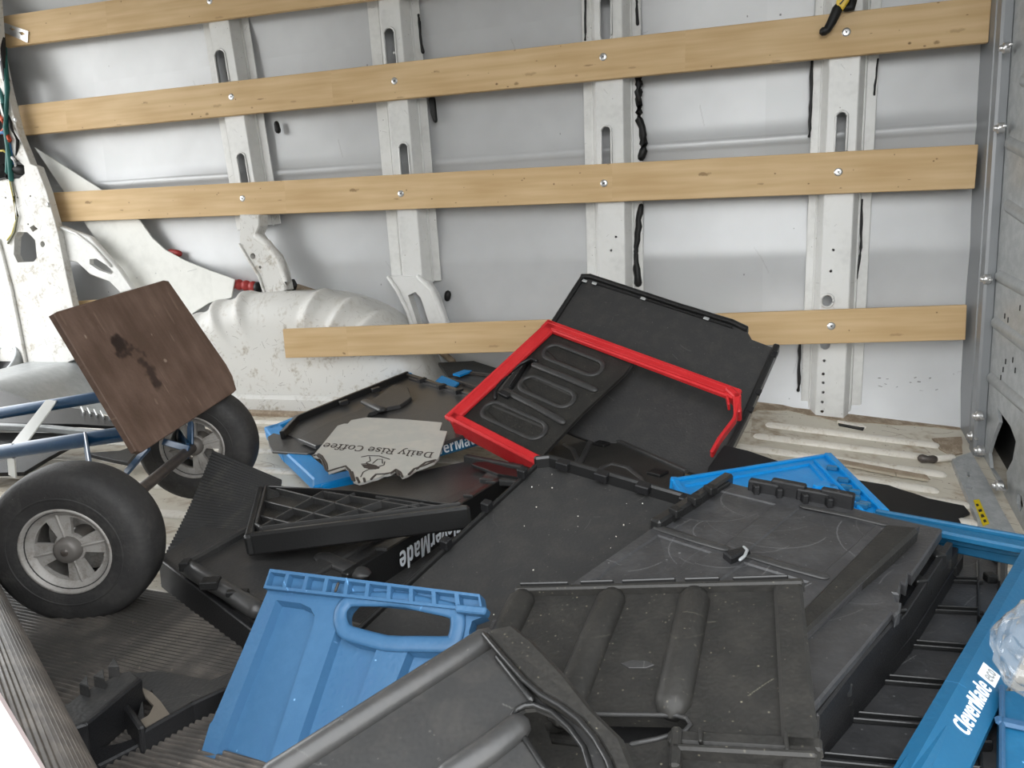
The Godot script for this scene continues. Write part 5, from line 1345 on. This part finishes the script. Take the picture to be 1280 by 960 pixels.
	pockets(st, pv([-0.0006, 0.0046, 0.1186, -0.1397, 0.1555, -0.1145, 0.2699, -0.0556, 0.3395, -0.0023, 0.2221, 0.1287, 0.1178, 0.2451, -0.002, 0.2523, -0.137, 0.1791]), 0.012, [[pv([0.0185, -0.012, 0.1043, -0.1108, 0.1732, -0.0639, 0.0755, 0.0589]), 0.002, 0.002], [pv([0.0965, 0.0724, 0.2074, -0.062, 0.2882, -0.0058, 0.1762, 0.1192]), 0.002, 0.002], [pv([-0.0659, 0.1068, -0.0018, 0.0291, 0.0579, 0.0733, -0.0294, 0.1683, -0.1014, 0.1636]), 0.002, 0.002], [pv([-0.0007, 0.1958, 0.0909, 0.0957, 0.1535, 0.1389, 0.063, 0.2439]), 0.002, 0.002]])
	part(t, "panel", st, M.scuffed)
	st = nb()
	tube(st, [Vector3(0.0023, 0.001, 0.0133), Vector3(0.0437, 0.001, 0.0449), Vector3(0.0741, 0.001, 0.0648)], 0.008, 10, false, 0.3)
	part(t, "cross_rib", st, M.black)
	st = nb()
	tube(st, [Vector3(0.0951, 0.001, 0.0782), Vector3(0.1347, 0.001, 0.1057), Vector3(0.1713, 0.001, 0.1281)], 0.008, 10, false, 0.3)
	part(t, "cross_rib", st, M.black)
	st = nb()
	tube(st, [Vector3(0.2083, 0.001, -0.0548), Vector3(0.2578, 0.001, -0.0288), Vector3(0.2955, 0.001, -0.004)], 0.006, 10, false, 0.3)
	part(t, "cross_rib", st, M.black)
	st = nb()
	strip(st, pv([0.0012, 0.0068, 0.0674, -0.0723, 0.1221, -0.1397]), 0.016, -0.03, 0.012, 0.003)
	strip(st, pv([0.015, -0.0026, 0.0769, -0.0751, 0.1213, -0.1252]), 0.005, 0.0, 0.006, 0.001)
	part(t, "raised_lip", st, M.gloss)
	for p in [Vector3(0.0273, 0.012, -0.0114), Vector3(0.0582, 0.012, -0.0491), Vector3(0.0868, 0.012, -0.0839)]:
		st = nb()
		box(st, p, Vector3(0.014, 0.012, 0.016), Basis(Vector3.UP, 0.6))
		part(t, "catch", st, M.tar_and_shade)
	var hk := [pv([0.1548, -0.1117, 0.1806, -0.0983]), pv([0.1837, -0.1011, 0.2125, -0.0855]), pv([0.2139, -0.0828, 0.2405, -0.0703]), pv([0.2427, -0.0703, 0.2677, -0.0555])]
	for k in 4:
		st = nb()
		strip(st, hk[k], 0.014, -0.008, 0.016 + 0.005 * (k % 2), 0.002)
		box(st, Vector3(hk[k][0].x, 0.006, hk[k][0].y + 0.012), Vector3(0.008, 0.014, 0.014))
		part(t, "hinge_lug", st, M.deep)
	st = nb()
	extr(st, pv([0.0678, 0.0879, 0.0963, 0.0715, 0.1011, 0.0833, 0.0739, 0.103]), 0.0, 0.009, [], Transform3D.IDENTITY, 0.002)
	part(t, "centre_tab", st, M.deep)
	st = nb()
	tube(st, [Vector3(0.0948, 0.009, 0.0771), Vector3(0.0967, 0.009, 0.0849), Vector3(0.0905, 0.009, 0.0985), Vector3(0.0827, 0.009, 0.1081)], 0.002, 6)
	part(t, "tab_edge", st, M.galv)
	st = nb()
	extr(st, pv([0.2955, -0.0014, 0.3313, 0.0068, 0.3303, 0.0134, 0.1175, 0.2411, 0.1144, 0.2358, 0.1278, 0.1954]), -0.014, 0.003, [], Transform3D.IDENTITY, 0.004)
	part(t, "border_band", st, M.dusty)
	# loose dark pieces by the bulkhead
	t = thing("rubber_sheet", "torn black rubber sheet on the floor behind the right blue rim", "sheet", Transform3D(Vector3(0.9956, -0.0933, 0), Vector3(0.091, 0.9711, 0.2205), Vector3(-0.0206, -0.2196, 0.9754), Vector3(-0.0209, 0.0333, -0.06)))
	st = nb()
	extr(st, wobble(pv([0.2632, 0.4343, 0.3371, 0.437, 0.4219, 0.4745, 0.497, 0.4894, 0.5038, 0.5163, 0.4779, 0.5486, 0.4799, 0.5923, 0.2946, 0.6806, 0.1978, 0.6075]), 0.003, 0.03), 0.006, 0.012, [], Transform3D.IDENTITY, 0.001)
	part(t, "sheet", st, M.deep)
	t = thing("plastic_scrap", "black panel scrap between the leaning base and the bright blue panel", "panel", Transform3D(Vector3(0.9457, -0.254, 0.2029), Vector3(0.1054, 0.8299, 0.5478), Vector3(-0.3076, -0.4967, 0.8116), Vector3(-0.0871, 0.08, 0.8001)))
	st = nb()
	extr(st, pv([-0.0004, -0.0475, 0.0493, -0.0548, 0.1332, -0.0552, 0.1321, -0.0071, 0.0018, 0.0713, -0.0066, 0.0279]), -0.008, 0.0, [], Transform3D.IDENTITY, 0.001)
	part(t, "panel", st, M.deep)

func crates_front():
	# blue end panel, leaning
	var t := thing("blue_crate_side", "steel blue crate end panel with an oval handle hole in front", "crate panel", Transform3D(Vector3(0.9955, 0.0246, 0.0919), Vector3(-0.0835, 0.689, 0.7199), Vector3(-0.0456, -0.7243, 0.688), Vector3(-0.5499, 0.1613, 1.6783)))
	var st := nb()
	var handle := soften(pv([0.1232, 0.0279, 0.1336, 0.0221, 0.1894, 0.0195, 0.2393, 0.0192, 0.2509, 0.0262, 0.2536, 0.0442, 0.2454, 0.0511, 0.1968, 0.0547, 0.1427, 0.0555, 0.1278, 0.0497, 0.1206, 0.0373]), 4)
	pockets(st, pv([0.0052, 0.0237, 0.0099, 0.0212, 0.2857, 0.0182, 0.2729, 0.025, 0.2726, 0.0366, 0.2779, 0.0489, 0.2731, 0.0727, 0.2703, 0.1076, 0.2997, 0.2032, 0.013, 0.2638, 0.0001, 0.1738, 0.0021, 0.1693, 0.0037, 0.1009]), 0.015, [[pv([0.0221, 0.0341, 0.0574, 0.0335, 0.0726, 0.0371, 0.0813, 0.0442, 0.0844, 0.0537, 0.0935, 0.2356, 0.0242, 0.2499]), 0.010, 0.004], [pv([0.1151, 0.0523, 0.1305, 0.0615, 0.1466, 0.0653, 0.1731, 0.0657, 0.1691, 0.1363, 0.1662, 0.2205, 0.117, 0.2307]), 0.010, 0.004], [pv([0.21, 0.0645, 0.2287, 0.0634, 0.2605, 0.0579, 0.2607, 0.0706, 0.2502, 0.155, 0.1992, 0.1645]), 0.010, 0.004], [handle, 0.0, 0.0]])
	part(t, "panel", st, M.blue)
	st = nb()
	var hp := []
	for p in handle:
		var c := Vector2.ZERO
		for q in handle: c += q / handle.size()
		hp.append(Vector3(p.x, 0.001, p.y) + Vector3(p.x - c.x, 0, p.y - c.y).normalized() * 0.006)
	tube(st, hp, 0.0085, 10, true, 0.45)
	part(t, "handle_rim", st, M.blue)
	st = nb()
	var cells := []
	var A: Vector2 = Vector2(0.0025, 0.0014)
	var B: Vector2 = Vector2(0.2776, -0.0011)
	var C: Vector2 = Vector2(0.2862, 0.0165)
	var D: Vector2 = Vector2(0.0045, 0.0247)
	for k in 10:
		var u0 := (k + 0.09) / 10.0
		var u1 := (k + 0.91) / 10.0
		cells.append([PackedVector2Array([A.lerp(B, u0).lerp(D.lerp(C, u0), 0.16), A.lerp(B, u1).lerp(D.lerp(C, u1), 0.16), A.lerp(B, u1).lerp(D.lerp(C, u1), 0.84), A.lerp(B, u0).lerp(D.lerp(C, u0), 0.84)]), 0.008, 0.0015])
	pockets(st, PackedVector2Array([A, B, C, D]), 0.016, cells, Transform3D(Basis.IDENTITY, Vector3(0, 0.008, 0)))
	part(t, "hinge_strip", st, M.blue)
	st = nb()
	box(st, Vector3(0.1031, 0.008, 0.0121), Vector3(0.003, 0.004, 0.012))
	part(t, "hinge_pin_slot", st, M.slot)
	st = nb()
	bar(st, Vector3(0.2555, 0.004, 0.0168), Vector3(0.2902, 0.004, 0.0156), 0.008, 0.014, Vector3.UP)
	part(t, "hinge_pin", st, M.blue)
	# ribbed front panel
	t = thing("crate_side", "dusty black crate panel with rounded upright ribs and a handle slot in the foreground", "crate panel", Transform3D(Vector3(0.9905, 0.1372, 0.0133), Vector3(-0.1359, 0.9567, 0.2573), Vector3(0.0226, -0.2567, 0.9662), Vector3(-0.2471, 0.1578, 1.6636)))
	st = nb()
	pockets(st, pv([0.0001, -0.0007, 0.2885, -0.0001, 0.2884, 0.0913, 0.2887, 0.1594, 0.2883, 0.2028, 0.2863, 0.2227, 0.0076, 0.244, 0.004, 0.1718, -0.0056, 0.0883]), 0.014, [[pv([0.098, 0.1608, 0.1833, 0.159, 0.1933, 0.1627, 0.1951, 0.1699, 0.1879, 0.1766, 0.1567, 0.186, 0.1186, 0.1959, 0.0839, 0.1931, 0.072, 0.1731]), 0.0, 0.0]])
	part(t, "panel", st, M.dusty)
	for r in [[Vector3(0.0078, 0, 0.0139), Vector3(0.002, 0, 0.085), Vector3(-0.0005, 0, 0.1347)], [Vector3(0.106, 0, 0.0154), Vector3(0.0982, 0, 0.075), Vector3(0.0908, 0, 0.1397), Vector3(0.087, 0, 0.1595)], [Vector3(0.1899, 0, 0.0166), Vector3(0.1851, 0, 0.0822), Vector3(0.1797, 0, 0.1474)]]:
		st = nb()
		tube(st, r, 0.0155, 16, false, 0.85)
		part(t, "rounded_rib", st, M.dusty)
	st = nb()
	strip(st, pv([0.0027, 0.0021, 0.2884, 0.0022]), 0.008, -0.004, 0.010, 0.002)
	part(t, "top_lip", st, M.dusty)
	for q in [pv([0.0067, -0.0004, 0.0584, 0]), pv([0.0741, -0.0007, 0.1069, -0.0008]), pv([0.1188, -0.0004, 0.1705, -0.001]), pv([0.1825, -0.0005, 0.2139, -0.0006]), pv([0.2293, 0, 0.2777, -0.0005])]:
		st = nb()
		strip(st, q, 0.003, 0.006, 0.014, 0.001)
		part(t, "hinge_ridge", st, M.gloss)
	st = nb()
	strip(st, pv([0.2778, 0.0135, 0.2784, 0.2035]), 0.026, -0.002, 0.008, 0.003)
	part(t, "side_band", st, M.dusty)
	st = nb()
	tube(st, [Vector3(0.084, 0.001, 0.1615), Vector3(0.1334, 0.001, 0.1612), Vector3(0.1835, 0.001, 0.16), Vector3(0.1922, 0.001, 0.1629), Vector3(0.1958, 0.001, 0.1692), Vector3(0.1918, 0.001, 0.1757), Vector3(0.1696, 0.001, 0.1846), Vector3(0.1509, 0.001, 0.1903)], 0.002, 8)
	part(t, "slot_edge", st, M.black)
	st = nb()
	strip(st, pv([0.1861, 0.1859, 0.2878, 0.1876]), 0.012, -0.004, 0.008, 0.002)
	part(t, "lower_hinge", st, M.dusty)
	st = nb()
	strip(st, pv([0.1871, 0.1986, 0.2869, 0.1995]), 0.006, -0.004, 0.012, 0.002)
	part(t, "lower_hinge", st, M.dusty)
	st = nb()
	strip(st, pv([0.1872, 0.1836, 0.1882, 0.213]), 0.008, -0.004, 0.012, 0.002)
	part(t, "lower_hinge", st, M.dusty)
	st = nb()
	strip(st, pv([0.2058, 0.1826, 0.2063, 0.1923]), 0.003, -0.004, 0.012, 0.001)
	part(t, "lower_hinge", st, M.dusty)
	st = nb()
	strip(st, pv([0.2689, 0.1829, 0.2694, 0.1971]), 0.003, -0.004, 0.012, 0.001)
	part(t, "lower_hinge", st, M.dusty)
	st = nb()
	extr(st, pv([0.129, 0.1027, 0.1388, 0.0986, 0.1521, 0.0995, 0.1599, 0.1043, 0.1531, 0.1082, 0.1372, 0.1085]), 0.0, 0.0015, [], Transform3D.IDENTITY, 0.0005)
	part(t, "moulding_mark", st, M.black)
	# diagonal panel nearest the camera
	t = thing("crate_side", "grey black crate panel lying diagonally in the foreground with a curved handle arch", "crate panel", Transform3D(Vector3(0.8062, -0.0973, 0.5836), Vector3(-0.0922, 0.9537, 0.2864), Vector3(-0.5844, -0.2847, 0.7599), Vector3(-0.2329, 0.185, 1.8049)))
	st = nb()
	pockets(st, pv([0.0028, 0.0028, 0.0532, 0.0088, 0.1026, 0.0054, 0.1396, 0.006, 0.1673, 0.0136, 0.2026, 0.0319, -0.0046, 0.2303]), 0.008, [[pv([0.0942, 0.0389, 0.0906, 0.033, 0.0917, 0.0257, 0.0974, 0.0195, 0.1135, 0.0145, 0.135, 0.015, 0.1562, 0.0193, 0.1805, 0.0322, 0.159, 0.0525]), 0.0, 0.0]])
	part(t, "panel", st, M.black_b)
	st = nb()
	tube(st, [Vector3(0.0088, 0.002, 0.0056), Vector3(0.0019, 0.002, 0.1059), Vector3(-0.004, 0.002, 0.2037)], 0.0115, 14, false, 0.9)
	part(t, "rounded_rib", st, M.black_b)
	st = nb()
	tube(st, [Vector3(0.1061, 0.002, 0.0435), Vector3(0.1057, 0.002, 0.0709), Vector3(0.1025, 0.002, 0.1053)], 0.0115, 14, false, 0.9)
	part(t, "rounded_rib", st, M.black_b)
	st = nb()
	extr(st, pv([0.0101, 0.0055, 0.0097, -0.0019, 0.021, -0.0189, 0.0537, -0.0186, 0.1009, -0.0126, 0.1444, -0.004, 0.1781, -0.0011, 0.2176, 0.0179, 0.2049, 0.03, 0.1847, 0.0195, 0.1646, 0.0131, 0.1434, 0.0097, 0.1223, 0.0108, 0.1025, 0.0139, 0.0806, 0.0138, 0.048, 0.0101]), -0.004, 0.012, [], Transform3D.IDENTITY, 0.004)
	part(t, "edge_band", st, M.dusty)
	st = nb()
	tube(st, [Vector3(0.0131, 0.012, 0.0067), Vector3(0.0494, 0.012, 0.0112), Vector3(0.0819, 0.012, 0.0148), Vector3(0.1037, 0.012, 0.0149), Vector3(0.1235, 0.012, 0.0117), Vector3(0.1444, 0.012, 0.0107), Vector3(0.1656, 0.012, 0.014), Vector3(0.1856, 0.012, 0.0204), Vector3(0.2049, 0.012, 0.03)], 0.0025, 8)
	tube(st, [Vector3(0.0371, 0.004, 0.0113), Vector3(0.0694, 0.004, 0.0157), Vector3(0.0946, 0.004, 0.0195)], 0.003, 8)
	part(t, "edge_bead", st, M.gloss)
	st = nb()
	tube(st, [Vector3(0.1597, 0.001, 0.0529), Vector3(0.1278, 0.001, 0.0466), Vector3(0.1009, 0.001, 0.0422), Vector3(0.0938, 0.001, 0.0384), Vector3(0.0913, 0.001, 0.0324), Vector3(0.0931, 0.001, 0.0257), Vector3(0.0983, 0.001, 0.02), Vector3(0.1143, 0.001, 0.0149), Vector3(0.1358, 0.001, 0.0154), Vector3(0.1569, 0.001, 0.0197), Vector3(0.1812, 0.001, 0.0326)], 0.0025, 8)
	part(t, "arch_edge", st, M.gloss)
	# what shows through the handle arch
	t = thing("hinge_piece", "brown grey hinge moulding seen through the curved handle arch", "crate part", Transform3D(Vector3(0.9905, 0.1372, 0.0133), Vector3(-0.1359, 0.9567, 0.2573), Vector3(0.0226, -0.2567, 0.9662), Vector3(-0.2471, 0.1578, 1.6636)))
	st = nb()
	strip(st, pv([0.0456, 0.1621, 0.0716, 0.1609, 0.1145, 0.1778]), 0.02, -0.03, -0.018, 0.002)
	part(t, "moulding", st, M.dusty)
	st = nb()
	strip(st, pv([0.0751, 0.176, 0.1254, 0.1812]), 0.008, -0.03, -0.01, 0.002)
	part(t, "moulding", st, M.dusty)
	st = nb()
	strip(st, pv([0.0686, 0.161, 0.0751, 0.1882]), 0.006, -0.03, -0.008, 0.002)
	part(t, "moulding", st, M.dusty)
	t = thing("dark_crate_side", "dark panel lying under the foreground panels, seen through the handle slots", "crate panel", Transform3D(Vector3(0.9905, 0.1372, 0.0133), Vector3(-0.1359, 0.9567, 0.2573), Vector3(0.0226, -0.2567, 0.9662), Vector3(-0.2471, 0.1578, 1.6636)))
	st = nb()
	extr(st, pv([-0.05, -0.02, 0.28, -0.02, 0.28, 0.30, -0.05, 0.30]), -0.062, -0.052)
	part(t, "panel", st, M.scuffed)

func small_things():
	var t := thing("broken_corner", "broken black crate corner with three jagged teeth on the floor mat", "broken piece", Transform3D(Vector3(0.2863, 0, -0.9582), Vector3(0.0984, 0.9947, 0.0294), Vector3(0.9531, -0.1027, 0.2848), Vector3(-0.711, 0.06, 1.8395)), "")
	var st := nb()
	extr(st, pv([-0.0023, 0.0014, 0.0068, -0.0003, 0.02, -0.0062, 0.0452, -0.0073, 0.0668, -0.0097, 0.0763, -0.0028, 0.0737, 0.0186, 0.0613, 0.0271, 0.0312, 0.0393, -0.0028, 0.0493, -0.019, 0.0429]), -0.01, 0.0, [], Transform3D.IDENTITY, 0.002)
	part(t, "plate", st, M.black)
	st = nb()
	strip(st, pv([-0.019, 0.0429, -0.0022, 0.0481, 0.071, 0.0201]), 0.008, -0.045, 0.001, 0.002)
	part(t, "side_wall", st, M.deep)
	for q in [pv([0.0186, -0.0034, 0.0325, -0.0138, 0.0221, 0.0101]), pv([0.0353, -0.0055, 0.0494, -0.0117, 0.0399, 0.0096]), pv([0.0543, -0.0105, 0.0684, -0.0229, 0.062, -0.0009])]:
		st = nb()
		extr(st, q, -0.004, 0.014, [], Transform3D.IDENTITY, 0.001)
		part(t, "tooth", st, M.black)
	t = thing("broken_strip", "broken black strip with a pale dusty patch on the floor mat by the blue panel", "broken piece", Transform3D(Vector3(0.1046, 0, -0.9945), Vector3(0, 1, 0), Vector3(0.9945, 0, 0.1046), Vector3(-0.621, 0.03, 1.825)))
	st = nb()
	extr(st, wobble(pv([0.0781, -0.1333, 0.1014, -0.0916, 0.1045, -0.0467, 0.1068, -0.0153, 0.134, -0.0036, 0.1005, 0.0262, 0.0553, 0.0107, -0.0047, 0.0031, 0.0065, -0.0223, 0.04, -0.0521, 0.061, -0.0985]), 0.001, 0.03), -0.01, 0.0, [pv([0.0549, -0.0672, 0.0664, -0.0649, 0.049, -0.0371, 0.0265, -0.0187, 0.0189, -0.0222])], Transform3D.IDENTITY, 0.001)
	part(t, "plate", st, M.black)
	st = nb()
	strip(st, pv([-0.0027, 0.0007, 0.0565, 0.0094, 0.1038, 0.0255]), 0.007, -0.025, 0.006, 0.002)
	part(t, "edge_wall", st, M.deep)
	st = nb()
	strip(st, pv([0.0296, -0.0707, -0.0027, 0.0007]), 0.007, -0.025, 0.012, 0.002)
	part(t, "edge_wall", st, M.deep)
	st = nb()
	extr(st, wobble(pv([0.0616, -0.0778, 0.0597, -0.0545, 0.048, -0.0309, 0.0343, 0.0018, 0.021, -0.0002, 0.0033, 0.0009, 0.0103, -0.0244, 0.023, -0.0196, 0.0413, -0.0309]), 0.002, 0.02), 0.0, 0.003)
	part(t, "dust_patch", st, M.dust).set_meta("kind", "stuff")
	t = thing("rubber_curl", "black rubber strip curving along the bottom edge of the floor mat", "strip", Transform3D(Vector3(0.5802, 0, -0.8145), Vector3(0, 1, 0), Vector3(0.8145, 0, 0.5802), Vector3(-0.6754, 0.015, 1.8588)))
	st = nb()
	extr(st, pv([0.0007, -0.0304, 0.0088, -0.0098, 0.0381, 0.0005, 0.0742, 0.0013, 0.0792, 0.0129, 0.0424, 0.0214, 0.0147, 0.0285, 0.0067, 0.0487, -0.0049, 0.0392, 0.0014, 0.0127]), -0.006, 0.002, [], Transform3D.IDENTITY, 0.002)
	part(t, "strip", st, M.deep)
	t = thing("white_board", "out-of-focus white board edge at the lower left corner", "board")
	st = nb()
	var w := [Vector3(-0.774, 0.16, 1.8869), Vector3(-0.6393, 0.16, 1.9552), Vector3(-0.4869, 0.16, 2.0341), Vector3(-0.551, 0.16, 2.0514)]
	var pv_ := PackedVector2Array()
	for p in w: pv_.append(Vector2(p.x, p.z))
	extr(st, pv_, 0.135, 0.16, [], Transform3D.IDENTITY, 0.004)
	part(t, "board", st, M.pink_white)
	# black crate parts behind the hand truck
	t = thing("crate_side", "black crate panel with a slatted end behind the hand truck's rails", "crate panel", Transform3D(Vector3(0.9822, -0.0962, 0.1615), Vector3(0.0781, 0.9903, 0.115), Vector3(-0.171, -0.1004, 0.9802), Vector3(-2.4202, 0.17, 0.6044)))
	st = nb()
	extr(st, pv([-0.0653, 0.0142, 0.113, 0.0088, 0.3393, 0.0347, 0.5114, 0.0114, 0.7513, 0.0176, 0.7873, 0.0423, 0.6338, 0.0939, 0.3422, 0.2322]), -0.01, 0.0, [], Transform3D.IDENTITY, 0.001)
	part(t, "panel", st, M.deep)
	st = nb()
	strip(st, pv([0.356, 0.2396, 0.5794, 0.1513, 0.7602, 0.1054]), 0.02, -0.012, 0.004, 0.002)
	part(t, "pale_rail", st, M.galv)
	for k in 7:
		st = nb()
		var p0: Vector2 = Vector2(0.5156, 0.0092)
		var p1: Vector2 = Vector2(0.7118, 0.0008)
		var m0: Vector2 = p0.lerp(p1, k / 7.0)
		strip(st, PackedVector2Array([m0, m0 + (p1 - p0) * 0.22 + Vector2(0.01, 0.03)]), 0.004, 0.0, 0.008, 0.001)
		part(t, "slat", st, M.strap)
	t = thing("crate_side", "black crate panel lying flat under the hand truck's near rail", "crate panel", Transform3D(Vector3(0.9822, -0.0962, 0.1615), Vector3(0.0781, 0.9903, 0.115), Vector3(-0.171, -0.1004, 0.9802), Vector3(-2.4202, 0.17, 0.6044)))
	st = nb()
	extr(st, pv([0.3336, 0.2335, 0.5604, 0.1218, 0.6637, 0.0958, 0.7164, 0.2434, 0.7535, 0.3278, 0.6407, 0.3978]), -0.04, -0.03, [], Transform3D.IDENTITY, 0.001)
	extr(st, pv([0.7706, 0.1782, 0.838, 0.124, 0.8406, 0.0776, 0.8783, 0.0965, 0.9287, 0.1678, 0.8734, 0.1731]), -0.04, -0.03, [], Transform3D.IDENTITY, 0.001)
	part(t, "panel", st, M.deep)
	# clear plastic bag and blue bin at the right edge
	t = thing("blue_crate_end", "blue crate end with a pale ridge at the lower right corner", "crate panel", Transform3D(Vector3(0.9681, 0, -0.2504), Vector3(0.0503, 0.9796, 0.1945), Vector3(0.2453, -0.2009, 0.9484), Vector3(0.2355, 0.07, 1.5829)))
	st = nb()
	extr(st, pv([-0.0008, 0, 0.0601, 0, -0.0088, 0.1157, -0.0624, 0.1163]), -0.02, 0.0, [], Transform3D.IDENTITY, 0.002)
	part(t, "panel", st, M.blue_rim)
	st = nb()
	strip(st, pv([-0.0234, 0.0446, 0.024, 0.0607]), 0.012, 0.0, 0.006, 0.003)
	part(t, "ridge", st, M.blue)
	st = nb()
	strip(st, pv([0, 0, -0.0611, 0.1163]), 0.005, 0.0, 0.006, 0.002)
	part(t, "ridge", st, M.blue)
	t = thing("plastic_bag", "crumpled clear plastic bag at the right edge beside the blue rim", "bag", Transform3D(Basis.IDENTITY, Vector3(0.2768, 0.13, 1.6124)))
	st = nb()
	var bn := noise(81, 9.0, 3)
	var g := func(u, v):
		var a: float = TAU * u
		var b: float = PI * (v - 0.5)
		var d := Vector3(cos(a) * cos(b), sin(b), sin(a) * cos(b))
		return d * Vector3(0.056, 0.05, 0.056) * (1.0 + 0.25 * abs(bn.get_noise_3dv(d * 0.16)) + 0.05 * bn.get_noise_3dv(d * 0.5))
	surf(st, 48, 28, g, Vector3.UP)
	part(t, "film", st, M.bag)
